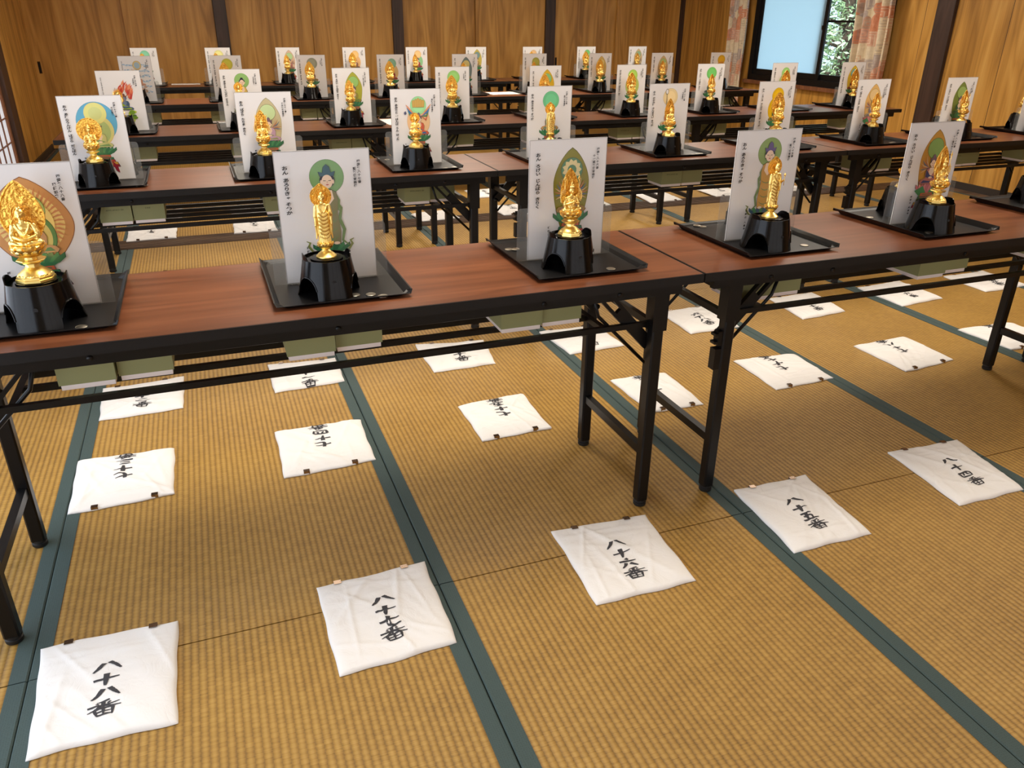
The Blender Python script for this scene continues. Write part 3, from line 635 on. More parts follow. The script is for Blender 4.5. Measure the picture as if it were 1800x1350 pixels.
# number: mantra, deity, mountain, temple, halo kind, halo colour, second colour, figure, robe, robe2, statue kind, words for the label
C = {
 88: ('y', '薬師如来', '医王山', '大窪寺', 'rayed', S(204, 148, 92), S(236, 205, 130), 'seat', S(196, 150, 104), S(92, 132, 84), 'A', 'a wide tan rayed halo'),
 87: ('s', '聖観世音菩薩', '補陀落山', '長尾寺', 'disc', S(122, 164, 106), None, 'stand', S(126, 122, 84), S(112, 136, 84), 'B', 'green disc and tall crowned figure'),
 86: ('j', '十一面観世音菩薩', '補陀洛山', '志度寺', 'boat', S(134, 128, 32), S(84, 128, 92), 'seat', S(150, 120, 60), S(112, 62, 120), 'A2', 'an olive pointed halo'),
 85: ('s', '聖観世音菩薩', '五剣山', '八栗寺', 'disc', S(134, 160, 84), None, 'stand', S(196, 146, 60), S(110, 132, 78), 'B2', 'green disc and yellow-robed standing figure'),
 84: ('j', '十一面千手観世音菩薩', '南面山', '屋島寺', 'boat', S(196, 146, 62), S(134, 166, 92), 'seat', S(176, 112, 104), S(60, 66, 104), 'A2', 'golden brown halo and pink lotus'),
 83: ('s', '聖観世音菩薩', '神毫山', '一宮寺', 'disc', S(140, 170, 100), None, 'stand', S(150, 120, 70), S(100, 130, 80), 'B', 'green disc, cut by picture edge'),
 72: ('d', '大日如来', '我拝師山', '曼荼羅寺', 'bigdisc', S(96, 172, 204), S(216, 214, 134), 'seat', S(196, 196, 130), S(126, 160, 96), 'C', 'a large blue disc'),
 71: ('t', '千手観世音菩薩', '剣五山', '弥谷寺', 'boat', S(198, 186, 142), S(198, 220, 160), 'seat', S(190, 156, 176), S(150, 150, 110), 'A2', 'a sandy pointed halo'),
 70: ('b', '馬頭観世音菩薩', '七宝山', '本山寺', 'double', S(160, 224, 160), S(236, 196, 148), 'seat', S(206, 96, 66), S(58, 106, 156), 'E', 'red figure, green and peach halo'),
 69: ('s', '聖観世音菩薩', '七宝山', '観音寺', 'disc', S(108, 196, 140), None, 'seat', S(190, 148, 92), S(110, 140, 120), 'B', 'green disc and green lotus'),
 68: ('k', '地蔵菩薩', '七宝山', '神恵院', 'disc', S(238, 214, 160), None, 'monk', S(190, 112, 70), S(96, 112, 64), 'A', 'cream disc and ringed monk staff'),
 67: ('y', '薬師如来', '小松尾山', '大興寺', 'double', S(232, 188, 30), S(224, 182, 28), 'seat', S(150, 130, 50), S(72, 104, 84), 'A', 'a bright yellow double halo'),
 66: ('t', '千手観世音菩薩', '巨鼇山', '雲辺寺', 'boat', S(222, 180, 110), S(226, 196, 140), 'seat', S(170, 156, 130), S(120, 110, 120), 'A2', 'a tan pointed halo'),
 65: ('j', '十一面観世音菩薩', '由霊山', '三角寺', 'boat', S(118, 136, 66), S(150, 176, 100), 'seat', S(86, 124, 66), S(52, 96, 80), 'A2', 'a dark green pointed halo'),
 64: ('a', '阿弥陀如来', '石鈇山', '前神寺', 'double', S(180, 210, 120), S(200, 216, 150), 'seat', S(170, 120, 80), S(96, 120, 80), 'A', 'yellow-green halo at right picture edge'),
 54: ('f', '不動明王', '近見山', '延命寺', 'flames', S(206, 84, 58), S(222, 116, 80), 'fudo', S(70, 92, 122), S(150, 176, 40), 'D', 'red flames and lime green rock'),
 53: ('a', '阿弥陀如来', '須賀山', '円明寺', 'disc', S(140, 184, 104), None, 'stand', S(208, 178, 84), S(176, 150, 84), 'F', 'green disc and figure in yellow'),
 52: ('j', '十一面観世音菩薩', '瀧雲山', '太山寺', 'boat', S(172, 172, 58), S(150, 196, 110), 'seat', S(150, 140, 60), S(96, 136, 70), 'A2', 'a lime green pointed halo'),
 51: ('y', '薬師如来', '熊野山', '石手寺', 'disc', S(150, 208, 116), None, 'seat', S(190, 150, 90), S(70, 136, 76), 'A', 'pale green disc and green lotus'),
 50: ('y', '薬師如来', '東山', '繁多寺', 'boat', S(216, 176, 36), S(140, 196, 130), 'seat', S(200, 160, 60), S(90, 130, 80), 'A', 'a deep yellow rounded halo'),
 49: ('h', '釈迦如来', '西林山', '浄土寺', 'double', S(172, 212, 96), S(186, 204, 110), 'seat', S(150, 150, 70), S(110, 126, 60), 'A', 'a lime double halo'),
 48: ('j', '十一面観世音菩薩', '清滝山', '西林寺', 'disc', S(112, 196, 104), None, 'seat', S(96, 112, 108), S(70, 104, 84), 'A2', 'green disc and tall dark crown'),
 47: ('a', '阿弥陀如来', '熊野山', '八坂寺', 'double', S(156, 212, 122), S(186, 216, 140), 'seat', S(196, 146, 66), S(160, 110, 50), 'A', 'a pale green double halo'),
 46: ('y', '薬師如来', '医王山', '浄瑠璃寺', 'boat', S(214, 182, 54), S(126, 176, 166), 'seat', S(150, 76, 56), S(110, 50, 50), 'A', 'yellow pointed halo and red throne'),
 36: ('f', '波切不動明王', '独鈷山', '青龍寺', 'waves', S(150, 186, 214), S(216, 190, 120), 'fudo', S(206, 150, 120), S(190, 150, 130), 'D', 'pale blue cloud bands'),
 35: ('y', '薬師如来', '醫王山', '清瀧寺', 'disc', S(190, 186, 56), None, 'seat', S(180, 140, 70), S(120, 120, 60), 'A', 'a mustard yellow disc'),
 34: ('y', '薬師如来', '本尾山', '種間寺', 'disc', S(150, 152, 130), None, 'seat', S(160, 120, 80), S(90, 130, 90), 'A', 'a grey disc'),
 33: ('y', '薬師如来', '高福山', '雪蹊寺', 'double', S(130, 178, 150), S(214, 184, 128), 'seat', S(170, 64, 52), S(120, 76, 66), 'A', 'a teal disc over a tan one'),
 32: ('j', '十一面観世音菩薩', '八葉山', '禅師峰寺', 'boat', S(112, 128, 128), S(206, 190, 120), 'seat', S(170, 140, 90), S(110, 110, 90), 'A2', 'slate grey pointed halo'),
 31: ('m', '文殊菩薩', '五台山', '竹林寺', 'double', S(168, 164, 70), S(160, 156, 80), 'seat', S(120, 130, 80), S(90, 110, 80), 'A', 'an olive double disc'),
 30: ('a', '阿弥陀如来', '百々山', '善楽寺', 'boat', S(208, 176, 104), S(228, 206, 130), 'seat', S(150, 110, 60), S(90, 110, 80), 'A', 'a pale gold pointed halo'),
 29: ('t', '千手観世音菩薩', '摩尼山', '国分寺', 'boat', S(206, 178, 128), S(170, 190, 120), 'seat', S(170, 140, 110), S(130, 120, 100), 'A2', 'a tan leaf-shaped halo'),
 28: ('d', '大日如来', '法界山', '大日寺', 'disc', S(222, 172, 40), None, 'seat', S(200, 150, 60), S(120, 100, 60), 'C', 'a golden yellow disc'),
 18: ('y', '薬師如来', '母養山', '恩山寺', 'disc', S(134, 208, 170), None, 'seat', S(220, 210, 150), S(150, 180, 140), 'A', 'a mint green disc'),
 17: ('y', '七仏薬師如来', '瑠璃山', '井戸寺', 'disc', S(230, 228, 150), None, 'seat', S(190, 160, 110), S(130, 150, 90), 'A', 'a pale lemon disc'),
 16: ('t', '千手観世音菩薩', '光耀山', '観音寺', 'boat', S(212, 184, 156), S(176, 208, 150), 'seat', S(190, 120, 110), S(130, 130, 110), 'A2', 'a beige-pink pointed halo'),
 15: ('y', '薬師如来', '薬王山', '国分寺', 'double', S(240, 196, 128), S(236, 188, 130), 'seat', S(160, 110, 90), S(120, 120, 90), 'A', 'a peach double halo'),
 14: ('i', '弥勒菩薩', '盛寿山', '常楽寺', 'double', S(240, 200, 140), S(150, 206, 150), 'seat', S(176, 66, 56), S(90, 80, 110), 'A', 'peach disc above green disc'),
 13: ('j', '十一面観世音菩薩', '大栗山', '大日寺', 'boat', S(196, 178, 90), S(120, 150, 150), 'seat', S(160, 130, 80), S(90, 120, 120), 'A2', 'a brassy yellow pointed halo'),
 12: ('c', '虚空蔵菩薩', '摩廬山', '焼山寺', 'double', S(226, 186, 134), S(206, 176, 120), 'seat', S(150, 110, 80), S(110, 120, 90), 'A', 'a sandy peach double halo'),
 11: ('y', '薬師如来', '金剛山', '藤井寺', 'double', S(120, 196, 116), S(196, 210, 120), 'seat', S(196, 150, 70), S(170, 80, 60), 'A', 'a bright green disc'),
 10: ('t', '千手観世音菩薩', '得度山', '切幡寺', 'boat', S(204, 180, 132), S(150, 180, 140), 'seat', S(150, 140, 120), S(120, 130, 120), 'A2', 'a tan leaf-shaped halo'),
}
ROWS = [[88, 87, 86, 85, 84, 83], [72, 71, 70, 69, 68, 67, 66, 65, 64], list(range(54, 45, -1)), list(range(36, 27, -1)), list(range(18, 9, -1))]
FAR = [73, 55, 37, 19, 1]
def make_card(n):
    (g, deity, mount, temple, kind, c1, c2, fig, robe, robe2, st, words) = C[n]
    R = random.Random(n); b = MB(); w, h = 0.105, 0.297
    white = (0.80, 0.785, 0.78, 1)
    b.box(-w, w, -0.001, 0.001, 0, h, 0, white)
    A = Art(b); cx = 0.010
    # thin grey margin of the laminate
    for x0, x1, z0, z1 in ((-w, w, h - .0018, h), (-w, w, 0, .0018), (-w, -w + .0016, .0018, h - .0018), (w - .0016, w, .0018, h - .0018)):
        A.k = 0; A.poly([(x0, z0), (x1, z0), (x1, z1), (x0, z1)], (0.42, 0.40, 0.39, 1))
    line = S(92, 84, 56)
    sz = 0.108
    if kind == 'rayed':
        o = boat(cx, .098, .270, .076, .45); A.lined(o, c1, S(150, 96, 60), 1.02); A.poly(scalep(o, .80), c2)
        for k in range(40):
            a = 2 * pi * k / 40; ex, ez = .064 * math.cos(a), .070 * math.sin(a) + .004
            A.stroke([(cx + ex * .62, .178 + ez * .62), (cx + ex * .8, .178 + ez * .8 + .002), (cx + ex * .98, .178 + ez * .98)], .0045, S(206, 140, 92))
        A.poly(ellipse(cx, .178, .042, .048), S(238, 212, 128)); A.lined(ellipse(cx, .206, .030, .030), S(172, 190, 110), S(92, 128, 70)); A.lined(ellipse(cx, .152, .040, .046), S(96, 140, 84), S(60, 100, 60)); A.poly(ellipse(cx, .150, .033, .040), S(214, 196, 116))
        sz = .088
    elif kind == 'boat':
        o = boat(cx, .062, .274, .048, .6); A.lined(o, c1, tuple(q * .45 for q in c1[:3]) + (1,), 1.018)
        for k in range(70):
            q = R.random(); x = cx + R.uniform(-.036, .036); z = .09 + q * .15; d = tuple(v * R.uniform(.72, 1.25) for v in c1[:3]) + (1,)
            A.k = 20 + k % 3; A.stroke([(x - .003, z), (x, z + .0025), (x + .003, z + .001)], .0016, d)
        A.k = 26; A.lined(ellipse(cx, .222, .029, .029), c2, S(90, 96, 50))
        if n == 86:
            for k in range(11): a = pi * 2 * k / 11; A.poly([(cx + x_ * math.cos(a) - y_ * math.sin(a), .222 + x_ * math.sin(a) + y_ * math.cos(a)) for x_, y_ in ((.012, -.005), (.021, -.0055), (.0265, 0), (.021, .0055), (.012, .005))], S(222, 206, 150))
        if n in (86, 84, 71, 66, 29, 16, 10):
            for sg in (-1, 1):
                for k in range(7): a = -0.5 + 0.27 * k; A.stroke([(cx + sg * .01, .165), (cx + sg * (.014 + .02 * math.cos(a)), .165 + .02 * math.sin(a)), (cx + sg * (.012 + .034 * math.cos(a)), .168 + .036 * math.sin(a))], .0035, (S(206, 170, 130), S(96, 110, 140), S(190, 120, 80))[k % 3])
    elif kind == 'disc':
        cx = .002
        A.lined(ellipse(cx + .004, .238, .0375, .0375), c1, tuple(q * .5 for q in c1[:3]) + (1,), 1.02)
        if fig != 'stand': A.poly(ellipse(cx + .004, .238, .026, .026), tuple(min(1, q * 1.12) for q in c1[:3]) + (1,))
    elif kind == 'bigdisc':
        A.lined(ellipse(cx, .205, .066, .070), c1, S(60, 130, 160), 1.012); A.lined(ellipse(cx, .176, .050, .052), c2, S(232, 196, 120), 1.03); A.poly(ellipse(cx, .172, .040, .043), S(176, 196, 128)); A.lined(ellipse(cx, .236, .036, .036), S(224, 222, 136), S(232, 196, 120), 1.03); A.poly(ellipse(cx, .236, .022, .022), S(208, 214, 140)); sz = .098
    elif kind == 'double':
        A.lined(ellipse(cx, .170, .048, .058), c2, tuple(q * .55 for q in c2[:3]) + (1,), 1.015); A.lined(ellipse(cx, .232, .033, .035), c1, tuple(q * .55 for q in c1[:3]) + (1,), 1.025); A.poly(ellipse(cx, .232, .024, .025), tuple(min(1, q * 1.1) for q in c1[:3]) + (1,))
    elif kind == 'flames': flames_art(A, cx + .006, .15, R, [c1, c2, S(190, 60, 46), S(226, 140, 96)], 60)
    elif kind == 'waves':
        for k in range(6):
            for q in range(26):
                x = -.075 + .0061 * q + R.uniform(-.002, .002); z = .235 - .034 * k + R.uniform(-.007, .007); A.k = 4 + q % 3
                A.poly(ellipse(x, z, R.uniform(.005, .009), R.uniform(.003, .005), 10), (S(168, 196, 218), S(140, 178, 210), S(196, 212, 224))[q % 3])
        A.k = 12; A.lined(ellipse(cx, .236, .026, .028), c2, S(150, 120, 70), 1.05); A.poly(ellipse(cx, .236, .019, .021), S(160, 186, 200))
    leaf, leaf2 = (S(70, 136, 86), S(54, 112, 74))
    pink = n in (84, 66)
    if fig == 'stand':
        lotus_art(A, cx + .002, .070, .040, leaf, S(64, 92, 120) if n == 85 else leaf2, 7)
        throne_art(A, cx + .002, .063, .036, [S(150, 60, 58), S(52, 48, 76), S(170, 58, 56), S(96, 60, 48)])
        for sg in (-1, 1): A.stroke([(cx + sg * q[0], q[1]) for q in ((.030, .066), (.042, .072), (.050, .084), (.046, .092), (.054, .096))], .006, S(132, 140, 80))
        standing_art(A, cx + .004, .086, .0355, robe, robe2, SKIN, None if n == 53 else (S(96, 78, 128) if n == 85 else S(58, 92, 104)))
    elif fig == 'fudo':
        for k in range(14): x = cx + R.uniform(-.03, .04); z = R.uniform(.05, .10); A.poly(ellipse(x, z, R.uniform(.008, .016), R.uniform(.006, .012), 8), R.choice([S(150, 178, 44), S(112, 150, 40), S(186, 200, 70), S(80, 120, 50)]) if kind == 'flames' else R.choice([S(206, 180, 160), S(190, 160, 140)]))
        seated_art(A, cx, .105, .034, robe, robe2, S(110, 130, 160) if kind == 'flames' else S(216, 170, 140), S(120, 70, 60))
        A.stroke([(cx - .04, .13), (cx - .038, .17), (cx - .036, .215)], .006, S(150, 150, 160))
    else:
        lotus_art(A, cx, .096, .046, S(206, 130, 130) if pink else leaf, S(190, 110, 116) if pink else leaf2, 9)
        if pink: A.poly([(cx - .05, .098), (cx - .02, .112), (cx - .004, .09), (cx - .03, .082)], leaf); A.poly([(cx + .05, .098), (cx + .02, .112), (cx + .004, .09), (cx + .03, .082)], leaf)
        throne_art(A, cx, .090, .044, [S(196, 96, 66), S(60, 116, 84), S(176, 60, 60), S(206, 160, 70), S(150, 40, 56)])
        crown = None if (deity.endswith('如来') and n not in (72, 28)) else S(120, 96, 110)
        if n == 70:
            for k in range(5): A.lined([(cx + (k - 2) * .009 - .006, .226), (cx + (k - 2) * .010 - .006, .254 - abs(k - 2) * .003), (cx + (k - 2) * .010, .262 - abs(k - 2) * .004), (cx + (k - 2) * .010 + .006, .254 - abs(k - 2) * .003), (cx + (k - 2) * .009 + .006, .226)], S(206, 168, 84), S(150, 96, 50), 1.06)
            for sg in (-1, 1):
                for k in range(4): A.stroke([(cx + sg * .012, .19), (cx + sg * (.03 + .004 * k), .175 + .016 * k), (cx + sg * (.040 + .004 * k), .20 + .012 * k)], .007, (S(206, 96, 66), S(70, 140, 96), S(66, 116, 176), S(220, 150, 110))[k])
            A.poly([(cx - .062, .206), (cx - .054, .212), (cx - .05, .202), (cx - .058, .196)], S(90, 96, 130))
        if fig == 'monk': seated_art(A, cx, .118, .036, S(206, 190, 150), robe, SKIN, None); A.stroke([(cx - .012, .12), (cx - .014, .20), (cx - .016, .272)], .004, S(120, 110, 90)); A.lined(ellipse(cx - .016, .262, .006, .010, 16), white, S(110, 100, 80), 1.25); A.poly(ellipse(cx, .176, .013, .013, 20), SKIN)
        else: seated_art(A, cx, .118, .0365, robe, robe2, SKIN, crown)
    # writing
    yt = -0.0012 - 0.00004 * 130
    P_ = lambda x, z: (x, yt, z)
    man = G[g]; L = len(man); st_ = min(.0095, .175 / max(1, sum(.72 if ch == ' ' else 1 for ch in man)))
    text_col(b, man, -.083, .262, min(.0104, st_ * 1.08), st_, P_, R, .14, 1.28, .04)
    text_col(b, '四国第%s番' % kanji(n), .078, .270, .0072, .0076, P_, R)
    text_col(b, deity, .068, .254, .0072, .0076, P_, R)
    text_col(b, mount + ' ' + temple, -.050, .082, .0066, .0088, P_, R)
    return b.mesh('prayer_card', M['card'], False, True)

# ------------------------------------------------------------------ trays, stands, pedestals
def tray_mesh():
    b = MB(); n = 10
    def loop(hx, hy, zx, zy, ch=0.012):
        pts = []
        c8 = [(hx - ch, -hy), (hx, -hy + ch), (hx, hy - ch), (hx - ch, hy), (-hx + ch, hy), (-hx, hy - ch), (-hx, -hy + ch), (-hx + ch, -hy)]
        for i, (x, y) in enumerate(c8): pts.append((x, y, zx if abs(x) > hx - ch * 0.5 else zy))
        return pts
    loops = [loop(.134, .168, 0, 0), loop(.136, .173, .0012, .0012), loop(.143, .178, .010, .006), loop(.150, .187, .0165, .0085, .004), loop(.150, .187, .0180, .0098, .004),
             loop(.147, .184, .0180, .0098, .004), loop(.141, .176, .011, .007), loop(.1355, .170, .0030, .0030)]
    b.loft(loops); return b.mesh('serving_tray', M['tray'])
def pedestal_meshes():
    b = MB(); N = 120; H = 0.082; RB, RT = 0.0700, 0.0530; nz = 12; th = 0.0022
    ARCH = (-pi / 2 - 1.08, -pi / 2 + 1.08)
    def bottom(a):
        z = 0.0
        for c0 in ARCH:
            d = abs((a - c0 + pi) % (2 * pi) - pi); w_ = 0.50
            if d < w_: z = max(z, 0.046 * math.sqrt(max(0, 1 - (d / w_) ** 2.2)))
        return z
    def ring(off):
        rows = []
        for k in range(nz + 1):
            l = []
            for j in range(N):
                a = 2 * pi * j / N; z0 = bottom(a); z = z0 + (H - z0) * k / nz; r = RB + (RT - RB) * (z / H) ** 0.85 - off
                l.append((r * math.cos(a), r * math.sin(a), z))
            rows.append(l)
        return rows
    o = ring(0); i_ = ring(th)
    b.loft(i_, 0, False); b.f = [f[::-1] for f in b.f]
    b.loft(o, 0, False)
    n1 = len(i_) * N
    b.f += [(j, (j + 1) % N, n1 + (j + 1) % N, n1 + j) for j in range(N)]; b.m += [0] * N
    t0 = nz * N; b.f += [(t0 + (j + 1) % N, t0 + j, n1 + t0 + j, n1 + t0 + (j + 1) % N) for j in range(N)]; b.m += [0] * N
    # arch lips
    for c0 in ARCH:
        pts = []
        for k in range(25):
            a = c0 - 0.50 + 1.00 * k / 24; z = max(bottom(a), .0022); r = RB + (RT - RB) * (z / H) ** 0.85 + 0.0004; pts.append((r * math.cos(a), r * math.sin(a), z + 0.0002))
        b.tube(pts[1:-1], 0.0016, 6)
    body = b.mesh('pedestal_body', M['pedestal'], 0.7)
    b = MB(); b.lathe([(0.0526, H - 0.012), (0.0526, H - 0.0055), (0.045, H - 0.004), (0.036, H - 0.004), (0.036, H - 0.0010), (0.033, H - 0.0003), (0.0, H - 0.0003)], 40)
    top = b.mesh('pedestal_top', M['pedestal'], 0.7)
    tabs = []
    for c0 in (0, pi):
        b = MB(); loops = []
        for k in range(15):
            a = c0 - 0.46 + 0.92 * k / 14; e = 1 - abs(2 * k / 14 - 1) ** 4; zt = H + 0.0105 * e + 0.0004
            loops.append([(r * math.cos(a), r * math.sin(a), z) for r, z in ((.0526, H - .004), (.0534, H), (.0530, zt), (.0508, zt), (.0504, H - .004))])
        b.loft(loops); tabs.append(b.mesh('rim_tab', M['pedestal'], 0.6))
    b = MB(); z = .040; r = RB + (RT - RB) * (z / H) ** 0.85; b.tube([(0, -r - .0004, z), (0, -r + .004, z)], .0042, 16); hole = b.mesh('front_hole', M['rubber'], 0.6)
    return body, top, tabs, hole
TRAY = tray_mesh(); PB, PT, PTABS, PHOLE = pedestal_meshes()
def make_pedestal(label, loc, rz):
    p = thing('statue_pedestal', label, 'pedestal', loc, rz, 'black pedestals under the statues')
    bo = obj('pedestal_body', PB, p); obj('front_hole', PHOLE, bo); obj('pedestal_top', PT, p)
    for t_ in PTABS: obj('rim_tab', t_, p)
    return p
def acrylic_mesh():
    b = MB(); w, h, r = .1318, .134, .012; pts = [(-w, 0), (w, 0)]
    for k in range(7): a = pi / 2 * k / 6; pts.append((w - r + r * math.cos(a), h - r + r * math.sin(a)))
    for k in range(7): a = pi / 2 + pi / 2 * k / 6; pts.append((-w + r + r * math.cos(a), h - r + r * math.sin(a)))
    b.prism(pts, 0.0042, 0.0062); back = b.mesh('back_plate', M['acrylic'])
    b = MB(); b.box(-.100, .100, -.0022, .014, 0, .0018); base = b.mesh('base_plate', M['acrylic'])
    return back, base
AB, ABASE = acrylic_mesh()

# ------------------------------------------------------------------ gilt statues (modelled in millimetres)
def fuse(b, name, voxel=0.75, smooth=2, material='gold'):
    me = b.mesh(name + '_raw', M[material])
    ob = bpy.data.objects.new(name, me); COL.objects.link(ob)
    r = ob.modifiers.new('r', 'REMESH'); r.mode = 'VOXEL'; r.voxel_size = voxel; r.use_smooth_shade = True
    s_ = ob.modifiers.new('s', 'SMOOTH'); s_.factor = 0.5; s_.iterations = smooth
    out = bpy.data.meshes.new_from_object(ob.evaluated_get(bpy.context.evaluated_depsgraph_get()))
    out.name = name; bpy.data.objects.remove(ob); bpy.data.meshes.remove(me)
    out.transform(Matrix.Scale(0.001, 4)); out.materials.clear(); out.materials.append(M[material])
    out.polygons.foreach_set('use_smooth', [True] * len(out.polygons)); out.update(); return out
def head(b, c, s_, bun=True, crown=0):
    x, y, z = c
    b.ell((x, y, z), (6.3 * s_, 6.6 * s_, 8.2 * s_)); b.ell((x, y - 1.6 * s_, z - 2.6 * s_), (5.0 * s_, 5.0 * s_, 5.2 * s_))
    b.ell((x, y + 0.9 * s_, z + 2.4 * s_), (7.1 * s_, 7.0 * s_, 6.6 * s_))                       # cap of hair
    b.capsule((x, y - 6.4 * s_, z + 1.0 * s_), (x, y - 7.5 * s_, z - 1.8 * s_), 0.7 * s_, 1.05 * s_)  # nose
    for sg in (-1, 1):
        b.capsule((x + sg * 1.2 * s_, y - 6.3 * s_, z + 1.7 * s_), (x + sg * 4.4 * s_, y - 5.0 * s_, z + 1.6 * s_), 0.55 * s_)   # brow
        b.ell((x + sg * 2.6 * s_, y - 5.6 * s_, z + 0.1 * s_), (1.5 * s_, 0.9 * s_, 0.75 * s_))                                 # eyelid
        b.capsule((x + sg * 6.6 * s_, y + 0.2 * s_, z + 1.4 * s_), (x + sg * 6.2 * s_, y - 0.2 * s_, z - 4.6 * s_), 1.2 * s_, 1.0 * s_)  # long ear
    b.capsule((x - 1.4 * s_, y - 6.3 * s_, z - 3.6 * s_), (x + 1.4 * s_, y - 6.3 * s_, z - 3.6 * s_), 0.7 * s_)                  # mouth
    b.ell((x, y - 5.6 * s_, z - 6.3 * s_), (1.9 * s_, 1.4 * s_, 1.4 * s_))
    if bun: b.ell((x, y + 1.2 * s_, z + 9.2 * s_), (3.7 * s_, 3.7 * s_, 3.4 * s_))
    if crown:
        b.lathe([(6.6 * s_, z + 5 * s_), (6.9 * s_, z + 8 * s_), (5.4 * s_, z + 10 * s_), (4.3 * s_, z + 15 * s_), (2.8 * s_, z + 19 * s_), (0.6 * s_, z + 21.5 * s_)], 14, (x, y + 0.8 * s_))
        for k in range(crown):
            a = -pi / 2 + (k - (crown - 1) / 2) * 0.62; b.ell((x + 6.4 * s_ * math.cos(a), y + 0.8 * s_ + 6.4 * s_ * math.sin(a), z + 9.4 * s_), (1.7 * s_, 1.7 * s_, 2.2 * s_))
        for k in range(3): a = -pi / 2 + (k - 1) * 0.9; b.ell((x + 4.2 * s_ * math.cos(a), y + .8 * s_ + 4.2 * s_ * math.sin(a), z + 13.6 * s_), (1.4 * s_, 1.4 * s_, 1.9 * s_))
        b.ell((x, y + .4 * s_, z + 20.5 * s_), (2.1 * s_, 2.1 * s_, 2.6 * s_))
    b.capsule((x, y + 1.0 * s_, z - 5 * s_), (x, y + 1.6 * s_, z - 12 * s_), 3.7 * s_, 4.6 * s_)
def hand(b, c, d, s_=1.0, side=1):
    c = Vector(c); d = Vector(d).normalized(); up = Vector((0, 0, 1)) if abs(d.z) < .8 else Vector((0, -1, 0)); r = d.cross(up).normalized()
    b.ell(c + d * 1.6, (1.9 * s_, 1.7 * s_, 1.9 * s_), 10)
    for k in range(4):
        o_ = (k - 1.5) * 0.95 * s_; b.capsule(c + r * o_ + d * 2.6, c + r * o_ * 1.05 + d * (5.4 - abs(k - 1.3) * 0.6) * s_, 0.62 * s_, 0.5 * s_, 6)
    b.capsule(c + r * side * 1.8 + d * 0.9, c + r * side * 2.5 + d * 3.2, 0.62 * s_, 0.5 * s_, 6)
def seated_body(kind):
    b = MB(); z = 58.0
    # crossed legs
    for sg in (-1, 1):
        b.capsule((sg * 6, 2, z + 5.5), (sg * 20.5, -4, z + 4.6), 7.0, 5.2); b.capsule((sg * 20.5, -5, z + 4.2), (sg * -3, -13.5, z + 4.0), 4.8, 3.8)
        b.capsule((sg * -3, -13, z + 5.4), (sg * -9, -11, z + 6.6), 2.3, 1.7)
        for k in range(3): b.tube([(sg * (5 + 4 * k), -14.6 + k, z + 1.5), (sg * (12 + 2.5 * k), -13.4 + 1.3 * k, z + 4.5), (sg * (19 - k), -9 + k, z + 7.4)], 0.8, 6)
    b.ell((0, -4, z + 3), (20, 12, 4.2)); b.ell((0, 0.5, z + 10), (10.5, 8, 9)); b.ell((0, 1.0, z + 24), (12.6, 7.8, 13)); b.ell((0, 1.2, z + 32.5), (14.2, 6.6, 6.0))
    b.ell((0, -3.4, z + 28), (8.5, 4.4, 6))
    # robe collar and folds over the chest
    b.tube([(-11, -3.4, z + 36), (-7, -6.6, z + 28), (-1, -7.6, z + 21), (5, -7.2, z + 17), (9, -6, z + 15)], 1.15, 8); b.tube([(11, -3.4, z + 36), (8.5, -6.4, z + 28), (4.5, -7.6, z + 21), (1, -7.8, z + 17)], 1.15, 8)
    for k in range(3): b.tube([(-12.2 + k, -2.5, z + 32 - 4 * k), (-8 + k, -6.0, z + 25 - 4 * k), (-1 + k, -7.6, z + 18 - 3 * k), (6, -6.8, z + 13.5 - 2 * k)], 0.7, 6)
    if kind == 'A':
        for sg in (-1, 1):
            b.capsule((sg * 14.6, 1, z + 31), (sg * 18.6, -0.5, z + 16.5), 4.6, 4.3); b.capsule((sg * 18.4, -1.5, z + 15.5), (sg * 5, -13, z + 12), 3.7, 2.5)
            for k in range(3): b.tube([(sg * (17 - k), -4.2, z + 27 - 4 * k), (sg * (20.6), -3.2 - k, z + 21 - 4 * k), (sg * 18, -8 + k, z + 13 - k)], 0.6, 6)
            b.capsule((sg * 19, -2, z + 14), (sg * 16, -6, z + 6), 3.6, 2.6)
        b.ell((0, -13, z + 11.4), (5.2, 3.4, 1.6)); 
        for k in range(4): b.capsule((-3.6, -15.4 + 1.3 * k, z + 12.4), (3.6, -15.4 + 1.3 * k, z + 12.2), 0.75, 0.75, 6)
        for sg in (-1, 1): b.capsule((sg * 3.4, -12.6, z + 12.6), (0, -12.8, z + 14.6), 0.75, 0.6, 6)
    else:
        for sg in (-1, 1):
            b.capsule((sg * 14.6, 1, z + 31), (sg * 18.8, -2, z + 18), 4.0, 3.6); b.capsule((sg * 18.6, -3, z + 17.4), (sg * 2.2, -12.0, z + 24.0 if kind != 'C' else z + 22), 3.0, 1.9)
            b.capsule((sg * 19, -2, z + 17), (sg * 17, -5, z + 6), 3.2, 2.0)
            b.tube([(sg * 18, -5.4, z + 21), (sg * 13, -9.4, z + 20), (sg * 7, -12, z + 22)], .6, 6)
        if kind == 'C':
            b.ell((0, -12.6, z + 22), (2.6, 2.6, 2.6)); b.ell((0, -12.8, z + 26.4), (2.5, 2.4, 2.6)); b.capsule((0, -13.5, z + 22), (0, -13.2, z + 30.4), .8, .6, 6)
            for k in range(4): b.capsule((-2.2, -14.4 + .2 * k, z + 20.4 + 1.1 * k), (2.2, -14.4 + .2 * k, z + 20.4 + 1.1 * k), .6, .6, 6)
        else:
            for sg in (-1, 1):
                for k in range(4): b.capsule((sg * .75, -13.8 + 1.0 * k, z + 23.5), (sg * .6, -13.6 + .9 * k, z + 30.5 - .5 * abs(k - 1.4)), .75, .55, 6)
                b.capsule((sg * .9, -10.4, z + 24), (sg * .8, -10.2, z + 28), .7, .6, 6)
